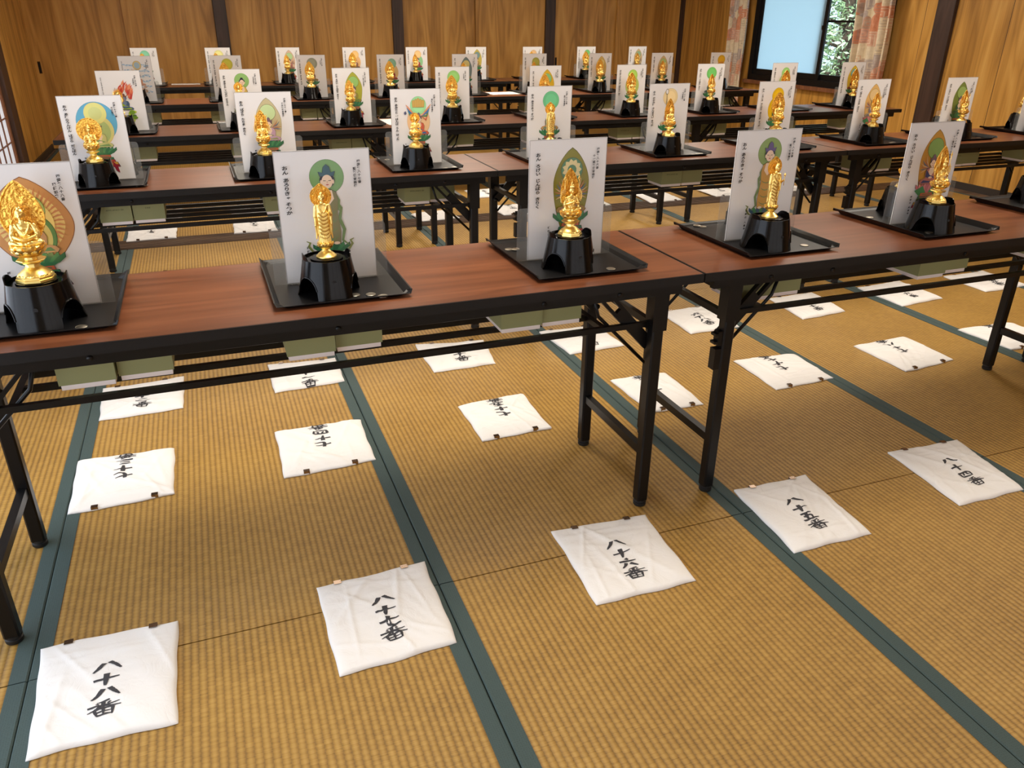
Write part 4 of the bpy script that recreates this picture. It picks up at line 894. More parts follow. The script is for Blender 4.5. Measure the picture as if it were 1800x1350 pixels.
    head(b, (0, -1.6, z + 50), 1.0 if kind == 'A' else 0.92, kind in ('A', 'E'), 5 if kind in ('A2', 'C') else 0)
    return fuse(b, 'body', 0.8)
def standing_body(kind):
    b = MB(); z = 32.0
    prof = [(0, 14.6, 9.6), (3, 14.2, 9.4), (18, 13.2, 8.6), (38, 13.2, 8.4), (56, 13.8, 8.6), (70, 13.2, 8.0), (80, 14.0, 7.4), (84, 12.0, 6.4), (86, 7, 4.4)]
    b.loft([[(rx * math.cos(2 * pi * j / 28), ry * math.sin(2 * pi * j / 28), z + h) for j in range(28)] for h, rx, ry in prof])
    for k in range(7):
        hh = z + 66 - 8.2 * k; sag = 7.2 - 0.25 * k; w = 10.6
        b.tube([(q * w, -8.6 * math.sqrt(max(0.02, 1 - (q * w / 14.6) ** 2)) - 0.3, hh - sag * (1 - q * q)) for q in (-1, -.7, -.35, 0, .35, .7, 1)], 1.0, 6)
    for sg in (-1, 1):
        b.tube([(sg * 9.5, -6.4, z + 82), (sg * 6.4, -8.2, z + 74), (sg * 2.0, -8.8, z + 67)], 1.2, 6)
        b.ell((sg * 13.2, 0.6, z + 79), (4.6, 4.6, 5.0))
        for k in range(4): b.tube([(sg * (3 + 3.2 * k), -9.0 + .9 * k, z + 1.5), (sg * (3 + 3 * k), -8.6 + .9 * k, z + 12), (sg * (3.6 + 2.6 * k), -8 + .9 * k, z + 22)], 0.8, 6)
        b.ell((sg * 4.4, -10.5, z - .2), (2.8, 4.6, 1.9))
        b.tube([(sg * 15, 0, z + 66), (sg * 17.2, -.5, z + 44), (sg * 16.2, 0, z + 22), (sg * 17.5, 0, z + 8)], [3.2, 3.0, 2.2, 1.6], 8)
    b.capsule((-14.4, .5, z + 78), (-17.2, -1.5, z + 58), 4.2, 3.8)
    if kind == 'F':
        b.capsule((14.4, .5, z + 78), (17.2, -1.5, z + 60), 4.2, 3.8)
        for sg in (-1, 1): b.capsule((sg * 17, -2, z + 59), (sg * 7, -11.5, z + 66), 3.2, 2.1); b.capsule((sg * 16.6, -3, z + 58), (sg * 15, -5, z + 40), 3.4, 2); hand(b, (sg * 6.5, -11.8, z + 66), (-sg * .3, -.3, 1), 1.0, sg)
    else:
        b.capsule((-17.2, -1.5, z + 58), (-17.4, -3.6, z + 42), 3.3, 2.1); hand(b, (-17.4, -4, z + 41), (0, -.2, -1), 1.0, 1)
        b.capsule((14.4, .5, z + 78), (17.4, -2, z + 60), 4.2, 3.8)
        tgt = (16.6, -13.0, z + 66) if kind == 'B2' else (13.5, -10.6, z + 66)
        b.capsule((17.2, -2.6, z + 59.5), tgt, 3.2, 2.0); hand(b, tgt, (0, -.5, 1), 1.0, -1); b.capsule((17, -3, z + 58), (16.6, -4.5, z + 40), 3.4, 1.9)
    head(b, (0, -2.2, z + 98), 0.96, True, 0)
    if kind != 'F': b.ell((0, -6.6, z + 106.5), (2.6, 1.6, 3.2), 10)
    return fuse(b, 'body', 0.8)
def fudo_body():
    b = MB(); z = 44.0
    for sg in (-1, 1):
        b.capsule((sg * 5, 1, z + 26), (sg * 7, -2, z + 12), 6.2, 4.6); b.capsule((sg * 7, -2, z + 12), (sg * 6.4, 0, z + 1), 4.4, 3.2); b.ell((sg * 6.6, -3.4, z + .6), (2.8, 5, 1.8))
    b.loft([[(rx * math.cos(2 * pi * j / 24), ry * math.sin(2 * pi * j / 24), z + h) for j in range(24)] for h, rx, ry in ((6, 13, 9), (14, 12.2, 8.6), (28, 11, 8), (40, 12.4, 8), (50, 13.2, 7.2), (54, 9, 5.4))])
    for k in range(5): b.tube([(q * 11, -8.6 * math.sqrt(max(.05, 1 - (q * .9) ** 2)), z + 30 - 4.6 * k - 4 * (1 - q * q)) for q in (-1, -.5, 0, .5, 1)], .9, 6)
    b.tube([(-10, -4.6, z + 50), (-2, -8.6, z + 40), (8, -7, z + 30)], 1.5, 8)
    b.capsule((-14, 0, z + 48), (-20, -3, z + 36), 4.6, 4.0); b.capsule((-20, -3, z + 36), (-16, -10, z + 40), 3.6, 2.5); hand(b, (-16, -10.5, z + 40), (0, -.6, .5), 1.1, 1)
    b.capsule((14, 0, z + 48), (19, -2, z + 34), 4.6, 4.0); b.capsule((19, -2, z + 34), (16, -9, z + 28), 3.6, 2.4); hand(b, (16, -9.5, z + 28), (0, -.8, -.3), 1.1, -1)
    head(b, (0, -2.4, z + 66), 1.05, False, 0)
    for k in range(9): a = pi * k / 8; b.ell((7 * math.cos(a), 0, z + 69 + 6.4 * math.sin(a)), (2.4, 3.4, 2.4), 10)
    b.capsule((7.5, 1, z + 68), (10, -2, z + 50), 1.8, 1.2)
    return fuse(b, 'body', 0.85)
def octo(b, prof, ph=pi / 8, n=8): b.lathe(prof, n, (0, 0), 0, True, None, ph)
def petals(b, n, r0, r1, z0, z1, w, th=1.5, ph=0.0, curl=1.0):
    for k in range(n):
        a = 2 * pi * k / n + ph; ca, sa = math.cos(a), math.sin(a)
        pts = []; rr = []
        for q in (0, .3, .6, .85, 1.0):
            r = r0 + (r1 - r0) * (q ** 0.8); z = z0 + (z1 - z0) * (q ** (1.0 + curl))
            pts.append((r, z)); rr.append(w * (0.55 + 0.9 * math.sin(pi * min(q, .97) ** 0.8) * .5 + .25 * (1 - q)))
        loops = []
        for (r, z), ww in zip(pts, rr):
            l = []
            for j in range(8):
                t_ = 2 * pi * j / 8; lx = ww * math.cos(t_); lz = th * math.sin(t_) - (lx / max(ww, .1)) ** 2 * th * .6
                l.append((r * ca - lx * sa, r * sa + lx * ca, z + lz))
            loops.append(l)
        b.loft(loops)
def seat_meshes(kind):
    p = MB(); l = MB()
    if kind == 'round':
        p.lathe([(0, 0), (22, 0), (22.6, 1.2), (22, 3.2), (20.6, 4), (18, 7), (12.5, 11.5), (8.5, 15), (7.2, 18), (8.4, 19.4)], 40)
        petals(p, 12, 19.5, 9, 4.2, 14.5, 4.6, 1.2, 0, .35)
        l.lathe([(8.2, 18.6), (11, 20), (15, 23), (16.6, 27), (16.2, 31.4), (14.6, 32.2), (0, 32.2)], 36)
        petals(l, 14, 10, 17.6, 20, 29, 4.2, 1.4, 0, .5); petals(l, 14, 11, 18, 22, 32, 3.8, 1.2, pi / 14, .6)
    elif kind == 'rock':
        R = random.Random(5)
        for k in range(40):
            a = R.uniform(0, 2 * pi); z = R.uniform(3, 36); r = (24 - z * .3) * math.sqrt(R.random()) * .8
            p.ell((r * math.cos(a), r * math.sin(a), z), (R.uniform(5, 9), R.uniform(5, 9), R.uniform(4, 7)), 8)
        p.lathe([(0, 0), (26, 0), (26, 4), (22, 6), (0, 6)], 8, (0, 0), 0, True, None, pi / 8)
        l.lathe([(14, 36), (16.5, 40), (16.5, 43), (14, 44.6), (0, 44.6)], 24)
        for k in range(18): a = 2 * pi * k / 18; l.ell((13 * math.cos(a), 12 * math.sin(a), 40), (4.5, 4.5, 4), 8)
    else:
        octo(p, [(0, 0), (30, 0), (30.5, 1), (30, 4.6), (28.4, 5.2), (28, 8.6), (26.4, 9.4), (24.5, 12.4), (16, 19), (11.4, 22.4), (10.6, 26.4), (13.2, 27.2), (13.2, 29)])
        petals(p, 16, 25, 12, 10, 20.8, 4.8, 1.3, pi / 16, .3)
        octo(l, [(8.6, 28.6), (19.5, 31.2), (22.6, 34.4), (22, 35.4), (17, 33.6), (9.6, 34.6), (8.6, 40)])
        l.lathe([(8.4, 39), (12, 41), (20, 47), (24, 53), (24.5, 57), (23, 59), (0, 59)], 36)
        petals(l, 12, 11, 25.5, 41, 51, 6.4, 1.7, 0, .5); petals(l, 12, 15, 27.4, 44, 57, 6.2, 1.6, pi / 12, .7); petals(l, 12, 18, 25, 50, 60, 5.6, 1.4, 0, .5)
    return p.mesh('plinth', M['gold'], 0.5, False, .001), l.mesh('lotus_seat', M['gold'], 0.6, False, .001)
def plate(b, outline, y0, th, rim, relief):
    # plate in the xz plane: outer rim raised towards the front (-y), domed inner field with shallow relief
    n = len(outline); cx = sum(p[0] for p in outline) / n; cz = sum(p[1] for p in outline) / n
    loops = []
    def ring(f, y): return [(cx + (x - cx) * f, y(x, z) if callable(y) else y, cz + (z - cz) * f) for x, z in outline]
    loops.append(ring(1.0, y0 + th)); loops.append(ring(1.0, y0 - rim)); loops.append(ring(.955, y0 - rim * 1.3)); loops.append(ring(.92, y0 - rim)); loops.append(ring(.90, y0))
    K = 18
    for k in range(1, K):
        f = .90 * (1 - k / K)
        loops.append([(cx + (x - cx) * f, y0 - relief(math.atan2(z - cz, x - cx), f), cz + (z - cz) * f) for x, z in outline])
    b.loft(loops)
def halo_mesh(kind):
    b = MB()
    if kind in ('boat', 'boat_wide'):
        o = [(x * 1000, z * 1000) for x, z in boat(0, .060, .160,   .0255 if kind == 'boat' else .033, .42)]
        # resample the outline
        plate(b, o, 9.0, 1.6, 1.2, lambda a, f: 0.9 * math.sin(9 * a + 20 * f) * math.sin(16 * f) + 0.5 * math.sin(17 * a) * f)
        for r in (10.5, 14.2): b.tube([(r * math.cos(2 * pi * k / 36), 6.6, 108 + r * math.sin(2 * pi * k / 36)) for k in range(37)], .8, 6, 0, False)
        b.tube([(19 * math.cos(2 * pi * k / 36), 6.6, 84 + 20 * math.sin(2 * pi * k / 36)) for k in range(37)], .8, 6, 0, False)
        R = random.Random(3)
        for k in range(40):
            q = R.uniform(.08, .95); s_ = R.choice((-1, 1)); w = 21 * math.sin(pi * min(.98, (q * .9 + .12))) * R.uniform(.62, .92)
            x = s_ * w; z = 66 + q * 84; b.tube([(x + 2.6 * math.cos(t_) * (1 - t_ / 8), 7.4, z + 2.6 * math.sin(t_) * (1 - t_ / 8)) for t_ in (0, 1, 2, 3, 4, 5)], .5, 5)
        b.tube([(0, 9, 58), (0, 9.5, 75), (0, 9.5, 95)], 2.0, 8)
    elif kind == 'ray':
        c = 131.0; r = 23.0
        o = []
        for k in range(64):
            a = 2 * pi * k / 64; rr = r + 4.5 * max(0, math.cos((a - pi / 2) * 1.0)) ** 30; o.append((rr * math.cos(a), c + rr * math.sin(a)))
        plate(b, o, 8.0, 1.2, 1.1, lambda a, f: 0.7 * math.sin(32 * a + 9 * f) if f > .45 else .3)
        b.tube([(11 * math.cos(2 * pi * k / 32), 7.2, c + 11 * math.sin(2 * pi * k / 32)) for k in range(33)], .8, 6, 0, False)
        b.tube([(0, 9, 34), (0, 10, 90), (0, 9, 120)], 1.5, 8)
    elif kind == 'ray_small':
        c = 112.0; r = 20.0; o = [(r * math.cos(2 * pi * k / 64), c + r * math.sin(2 * pi * k / 64)) for k in range(64)]
        plate(b, o, 8.0, 1.2, 1.0, lambda a, f: 0.7 * math.sin(30 * a) if f > .4 else .3); b.tube([(0, 9, 58), (0, 9.6, 80), (0, 9, 105)], 1.8, 8)
    elif kind == 'disc':
        c = 107.0; r = 41.0; o = [(r * math.cos(2 * pi * k / 72), c + r * 1.02 * math.sin(2 * pi * k / 72)) for k in range(72)]
        plate(b, o, 10.0, 1.6, .9, lambda a, f: .15)
        for rr, cc in ((12, 110), (15, 110), (24, 97)): b.tube([(rr * math.cos(2 * pi * k / 36), 9.0, cc + rr * math.sin(2 * pi * k / 36)) for k in range(37)], .8, 6, 0, False)
        for k in range(26):
            a = -0.5 + (pi + 1.0) * k / 25; b.tube([(25 * math.cos(a), 9.2, 98 + 25 * math.sin(a)), (28.5 * math.cos(a + .05), 9.0, 98 + 30 * math.sin(a + .05)), (30 * math.cos(a - .02), 9.4, 98 + 34 * math.sin(a - .02))], [1.4, 1.1, .4], 6)
        b.tube([(0, 11, 58), (0, 11.5, 75), (0, 11, 95)], 2.0, 8)
    elif kind == 'flame':
        R = random.Random(9); o = []; n = 22
        for k in range(2 * n + 1):
            a = -0.45 + (pi + .9) * k / (2 * n); rr = (27 if k % 2 else 20) * (1 + .28 * math.sin(a) ** 2) + R.uniform(-1.5, 1.5); o.append((rr * math.cos(a + (.07 if k % 2 else 0)), 86 + rr * 1.5 * math.sin(a)))
        o += [(-8, 46), (8, 46)]
        plate(b, o, 9.0, 1.6, .6, lambda a, f: 1.2 * math.sin(14 * a + 12 * f))
        for k in range(30): a = R.uniform(-.2, pi + .2); rr = R.uniform(10, 20); x, z = rr * math.cos(a), 86 + rr * 1.45 * math.sin(a); b.tube([(x, 8.6, z), (x * 1.1 + 1.5, 6.8, z + 4), (x * 1.15 - 1, 7.6, z + 9)], [1.8, 1.3, .3], 6)
    return b.mesh('halo', M['gold_relief'], 0.8, False, .001)
def extra_arms():
    b = MB()
    for sg in (-1, 1):
        for k in range(6):
            a = -0.55 + 0.33 * k; p0 = Vector((sg * 12, 5, 88)); p1 = p0 + Vector((sg * 9 * math.cos(a * .7), 0, 9 * math.sin(a * .7))); p2 = p1 + Vector((sg * 7.5 * math.cos(a), -3 - (k % 2), 8.5 * math.sin(a) + 2))
            b.capsule(p0, p1, 2.2, 1.8, 8); b.capsule(p1, p2, 1.8, 1.2, 8); b.ell(p2, (1.7, 1.7, 1.7), 8)
            b.capsule(p2 + Vector((0, -.5, -2)), p2 + Vector((sg * .6, -.5, 4.5)), .8, .9, 6); b.ell(p2 + Vector((sg * .6, -.5, 5.5)), (1.6, 1.2, 1.8), 8)
    arms = b.mesh('side_arms', M['gold'], True, False, .001)
    st = []
    for sg in (-1, 1):
        b = MB(); x = sg * 19; b.tube([(x * .96, -2, 80), (x, -1, 112), (x * 1.02, -1, 136)], .9, 8); b.ell((x, -1, 138), (2.6, 1.4, 3.4), 10); b.ell((x, -1, 131), (2.0, 2.0, 1.2), 10); b.ell((x * 1.02, -1, 143), (1.1, 1.1, 2.2), 8)
        for k in (-1, 1): b.ell((x + 2.6 * k, -1, 135), (1.0, 1.0, 2.4), 8)
        st.append(b.mesh('staff', M['gold'], True, False, .001))
    return arms, st
SM = {}
seat8 = seat_meshes('octagon'); seatr = seat_meshes('round'); seatk = seat_meshes('rock')
HB, HW = halo_mesh('boat'), halo_mesh('boat_wide'); HR = halo_mesh('ray'); HS = halo_mesh('ray_small'); HD = halo_mesh('disc'); HF = halo_mesh('flame')
ARMS, STAVES = extra_arms()
BUD = MB(); BUD.tube([(16.4, -16.0, 86), (16.6, -16.4, 100), (16.4, -16.6, 111)], .8, 8); BUD.ell((16.4, -16.6, 113.4), (2.8, 2.8, 3.6), 12); BUD.ell((16.4, -16.6, 116.5), (1.5, 1.5, 2.2), 10); BUD = BUD.mesh('lotus_bud', M['gold'], True, False, .001)
SWORD = MB(); SWORD.tube([(-16, -12.5, 76), (-16, -11.5, 90)], 1.0, 8); SWORD.loft([[(-16 - w, -11.5 - th, z), (-16 + w, -11.5 - th, z), (-16 + w, -11.5 + th, z), (-16 - w, -11.5 + th, z)] for w, th, z in ((3.4, 1.2, 90), (3.4, 1.2, 91.5), (1.6, .6, 92), (1.7, .5, 118), (.3, .2, 124))]); SWORD = SWORD.mesh('sword', M['gold'], 0.5, False, .001)
bA, bA2, bC, bE = seated_body('A'), seated_body('A2'), seated_body('C'), seated_body('E'); bB, bB2, bF = standing_body('B'), standing_body('B2'), standing_body('F'); bD = fudo_body()
SM = {'A': (seat8, bA, HB, []), 'A2': (seat8, bA2, HB, [('side_arms', ARMS)] + [('staff', q) for q in STAVES]), 'C': (seat8, bC, HD, []), 'E': (seat8, bE, HS, []), 'B': (seatr, bB, HR, []), 'B2': (seatr, bB2, HR, [('lotus_bud', BUD)]), 'F': (seatr, bF, HR, []), 'D': (seatk, bD, HF, [('sword', SWORD)]), 'AW': (seat8, bA, HW, [])}
SDESC = {'A': 'seated statue with pointed halo', 'AW': 'seated statue with pointed halo', 'A2': 'seated many-armed crowned statue', 'B': 'standing statue with round rayed halo', 'B2': 'standing statue holding a lotus bud', 'C': 'seated statue before a round disc', 'E': 'seated statue with praying hands and small round halo', 'F': 'standing statue with joined hands', 'D': 'fierce standing statue with flame halo'}
PROTO = {}
def make_statue(kind, label, loc, rz, group):
    if kind in PROTO: return dup(PROTO[kind], loc, rz, label, group)
    seat, body, halo, extra = SM[kind]
    s_ = thing('gold_statue', label, 'statue', loc, rz, group)
    bo = obj('figure_body', body, s_); obj('halo', halo, s_); obj('lotus_seat', seat[1], s_); obj('plinth', seat[0], s_)
    for nm, me in extra: obj(nm, me, s_ if nm != 'sword' else s_)
    PROTO[kind] = s_; return s_

# ------------------------------------------------------------------ stations on the tables
COIN = MB(); COIN.lathe([(0, 0), (.0106, 0), (.0112, .0003), (.0112, .0014), (.0106, .0017), (.0098, .0014), (.0090, .0014), (.0085, .0016), (0, .0016)], 32); COIN = COIN.mesh('coin', M['silver'], 0.4)
ZTOP = 0.7011
def station_name(n): return 'card ' + kanji(n)
def place_words(r, j): return '%s from left, %s' % (ORD[j], rowname(r))
COINS = {88: [(.227, .167, 0)], 87: [(.775, .185, 0), (.809, .177, 0), (.832, .157, 0)], 86: [(1.412, .178, 0), (1.235, .429, 0), (1.250, .418, 1)], 85: [(2.026, .202, 0), (1.877, .478, 0), (1.864, .489, 1)], 84: [(2.563, .21, 0), (2.478, .200, 0), (2.453, .410, 0)]}
far_kinds = {}
nst = 0
for r, nums in enumerate(ROWS):
    for j, n in enumerate(nums):
        R = random.Random(1000 + n); xc = X0 + PITCH_X * j; yc = YC[r]
        who = 'card %s' % kanji(n); where = place_words(r, j)
        js = (lambda a: R.uniform(-a, a))
        tag(obj('serving_tray', TRAY, None, (xc + js(.0015), yc + .016, ZTOP), js(.006)), 'black plastic tray on the table, %s' % where, 'tray', 'black trays on the tables')
        h_ = thing('acrylic_stand', 'clear acrylic stand behind the card %s' % where, 'card stand', (xc, yc, ZTOP + .0032), 0, 'clear card stands')
        obj('back_plate', AB, h_); obj('base_plate', ABASE, h_)
        cz = ZTOP + .0052
        tag(obj('prayer_card', make_card(n), None, (xc, yc, cz), 0), 'white card with %s, %s' % (C[n][-1], where), 'card', 'white prayer cards')
        rz = js(.12)
        px, py = xc - .014 + js(.004) - .005 * min(j, 5), yc - .0815 + js(.0015)
        big = 1.06 if n == 88 else 1.0
        if n == 88: px, py = xc + .010, yc - .0785
        pd = make_pedestal('black arched pedestal in front of the card %s' % where, (px, py, ZTOP + .0033), rz)
        pd.scale = (big, big, big)
        k = C[n][10]; k = 'AW' if (k == 'A' and n not in (68, 64, 31, 14)) else k
        st_ = make_statue(k, 'gold %s, %s' % (SDESC[k], where), (px, py, ZTOP + .0033 + .0819 * big), rz * .5 + js(.05), 'gold statues facing the aisle')
        st_.scale = (1.2,) * 3 if n == 88 else ((1.1,) * 3 if k == 'AW' else (1.0,) * 3)
        far = (r == 0 and j >= 3) or (r == 1 and (j >= 5 or j == 0)) or (r == 2 and (j >= 6 or j == 0))
        if far:
            fx, fy = xc + .045 + js(.006), yc + .112
            make_pedestal('black arched pedestal behind the card %s' % where, (fx, fy, ZTOP + .0033), pi + js(.1))
            make_statue('A', 'gold statue facing away behind the card %s' % where, (fx, fy, ZTOP + .0033 + .0819), pi + js(.06), 'gold statues on the far side of the cards')
        if n in COINS:
            nfront = [c_ for c_ in COINS[n] if c_[1] < yc]; side = ['left', 'middle', 'right']
            for q, (x, y, up) in enumerate(COINS[n]):
                if y > yc: lab = 'silver coin%s behind the card %s' % ((', upper of two overlapping,' if up else ', lower of two overlapping,') if n != 84 else '', where)
                elif n == 84: lab = 'silver coin %s, %s' % ('right of the pedestal' if x > 2.5 else 'under the arch of the pedestal', where)
                elif n == 87: lab = 'silver coin, %s of three before the card %s' % (side[q], where)
                else: lab = 'silver coin right of the pedestal %s' % where
                tag(obj('coin', COIN, None, (x, y, ZTOP + .0033 + .0018 * up), R.uniform(0, 6)), lab, 'coin', 'silver coins on the trays')
for (x, y, lab) in [(.262, 1.665, 'silver coin by the pedestal foot, first from left, second row'), (.288, 1.674, 'silver coin nearest the tray edge, first from left, second row'),
                    (.655, 1.98, 'silver coin behind the card second from left, second row'), (1.425, 1.675, 'silver coin, left of two before the card third from left, second row'), (1.468, 1.690, 'silver coin, right of two before the card third from left, second row'), (1.245, 1.955, 'silver coin behind the card third from left, second row'),
                    (2.615, 1.675, 'silver coin, left of three before the card fifth from left, second row'), (2.640, 1.682, 'silver coin, middle of three before the card fifth from left, second row'), (2.664, 1.690, 'silver coin, right of three before the card fifth from left, second row'), (2.425, 1.95, 'silver coin behind the card fifth from left, second row'),
                    (3.81, 1.70, 'silver coin, left of two before the card seventh from left, second row'), (3.838, 1.71, 'silver coin, right of two before the card seventh from left, second row'), (4.42, 1.70, 'silver coin before the card eighth from left, second row')]:
    tag(obj('coin', COIN, None, (x, y, ZTOP + .0033), x * 9), lab, 'coin', 'silver coins on the trays')

# ------------------------------------------------------------------ lidded boxes on the shelves
def small_text(b, txt, x, z, size, y, col):
    for ch in txt:
        vs, fs = glyph(ch); b.add([(x + gx * size, y, z + gy * size) for gx, gy in vs], fs, 0, col); x += size * .66
GREEN = S(140, 139, 92)
def box_meshes(txt, gap):
    b = MB(); w, d = .0545, .065; b.box(-w, w, -d, d, .0117, .098, 0, GREEN)
    if txt: small_text(b, txt, -.5 * .66 * gap * (len(txt) - 1), .056, gap, -d - .0003, S(88, 88, 52))
    lid = b.mesh('box_lid', M['box_lid'], False, True)
    b = MB(); b.box(-w + .0035, w - .0035, -d + .0035, d - .0035, 0, .0115); return lid, b.mesh('box_base', M['box_base'])
BOXA = box_meshes('APPELAPASSION', .0068); BOXB = box_meshes('', .008); BOXC = box_meshes('SHUS', .0075)
START = {88: .155, 87: .614, 86: 1.128, 85: 1.82, 84: 2.47, 72: .115, 71: .70, 70: 1.255, 69: 1.86, 68: 2.47}
for r, nums in enumerate(ROWS):
    for j, n in enumerate(nums):
        R = random.Random(50 + n); x0 = START.get(n, X0 + PITCH_X * j - .13 + R.uniform(-.035, .035))
        # keep clear of the legs at the table joints
        k = int((x0 - TX0) // TL); lx0 = TX0 + k * TL
        x0 = max(x0, lx0 + .19); x0 = min(x0, lx0 + TL - .145 - .225) if x0 + .225 > lx0 + TL - .145 else x0
        for q in (0, 1):
            lid, base = (BOXA if q == 0 else (BOXC if n in (70, 72) else BOXB))
            p = thing('lidded_box', 'green box with white base, %s of shelf pair %s' % (('left', 'right')[q], place_words(r, j)), 'box', (x0 + .055 + q * .1125, YC[r] - .052 + (R.uniform(0, .006) if q == 0 else R.uniform(.004, .022)), .5602), 0, 'green boxes on the table shelves')
            obj('box_lid', lid, p); obj('box_base', base, p)

# ------------------------------------------------------------------ loose papers on the tables
def sheet(loc, w, d, rz, label):
    b = MB(); b.box(-w / 2, w / 2, -d / 2, d / 2, 0, .0012); tag(obj('paper_sheet', b.mesh('paper_sheet', M['paper']), None, loc, rz), label, 'paper', 'loose white papers on the tables')

sheet((1.62, 3.30, ZTOP), .20, .28, .06, 'white paper on the third row table right of the third tray')
sheet((2.90, 4.93, ZTOP), .30, .21, .03, 'white paper on the fourth row table right of the fifth tray')
sheet((4.05, 1.64, ZTOP), .20, .05, .0, 'white paper slip on the second row table beside the seventh tray')
sheet((.447, 6.50, ZTOP), .24, .10, .0, 'white paper on the backmost table between the two leftmost trays')

# ------------------------------------------------------------------ white cloth bags on the mats
ST = {  # brush strokes: list of (points, width); unit cell, y up
 '一': [([(-.42, -.02), (.0, .03), (.44, .08)], .10)],
 '二': [([(-.26, .22), (.26, .28)], .10), ([(-.42, -.24), (.0, -.22), (.44, -.16)], .11)],
 '三': [([(-.28, .32), (.28, .38)], .10), ([(-.24, .02), (.24, .07)], .10), ([(-.42, -.32), (.44, -.26)], .11)],
 '四': [([(-.40, .28), (-.36, -.30)], .11), ([(-.40, .26), (.40, .32), (.32, -.30)], .11), ([(-.36, -.27), (.34, -.24)], .10), ([(-.10, .25), (-.14, .0), (-.22, -.10)], .08), ([(.12, .27), (.12, .0), (.24, -.06)], .08)],
 '五': [([(-.32, .36), (.34, .42)], .10), ([(-.02, .38), (-.14, -.34)], .11), ([(-.26, .06), (.22, .10), (.14, -.32)], .10), ([(-.46, -.36), (.48, -.30)], .11)],
 '六': [([(-.04, .46), (.06, .32)], .12), ([(-.42, .12), (.42, .22)], .10), ([(-.10, .0), (-.18, -.2), (-.36, -.44)], .11), ([(.12, .0), (.26, -.16), (.44, -.34)], .11)],
 '七': [([(-.44, .02), (.40, .22)], .10), ([(-.06, .44), (-.08, -.1), (-.02, -.36), (.16, -.40), (.46, -.30)], .12)],
 '八': [([(-.12, .34), (-.24, -.02), (-.48, -.38)], .12), ([(.08, .42), (.26, .1), (.50, -.28)], .12)],
 '九': [([(-.06, .46), (-.12, .0), (-.42, -.42)], .11), ([(-.38, .16), (.18, .24), (.14, -.2), (.24, -.38), (.46, -.34), (.46, -.2)], .11)],
 '十': [([(-.44, -.02), (.44, .12)], .10), ([(.0, .46), (-.01, .0), (-.03, -.46)], .14)],
 '番': [([(.20, .50), (-.18, .40)], .08), ([(-.20, .34), (-.12, .25)], .07), ([(.20, .38), (.12, .27)], .07), ([(-.46, .14), (.48, .24)], .09), ([(.0, .42), (-.01, .0)], .11), ([(-.02, .18), (-.18, .0), (-.46, -.14)], .09), ([(.04, .18), (.22, .04), (.52, -.04)], .10),
        ([(-.26, -.06), (-.22, -.48)], .09), ([(-.26, -.06), (.28, -.02), (.24, -.48)], .10), ([(-.22, -.26), (.24, -.24)], .07), ([(.0, -.06), (.0, -.44)], .08), ([(-.22, -.46), (.26, -.44)], .09)],
}
CLIP = MB(); CLIP.box(-.0090, .0090, -.0120, .0015, .0050, .0058); CLIP.box(-.0090, .0090, .0012, .0020, -.0045, .0056); CLIP.box(-.0090, .0090, -.0100, .0015, -.0052, -.0044)
CLIPM = CLIP.mesh('clip', M['clip'])
INKB = (0.042, 0.041, 0.046, 1)
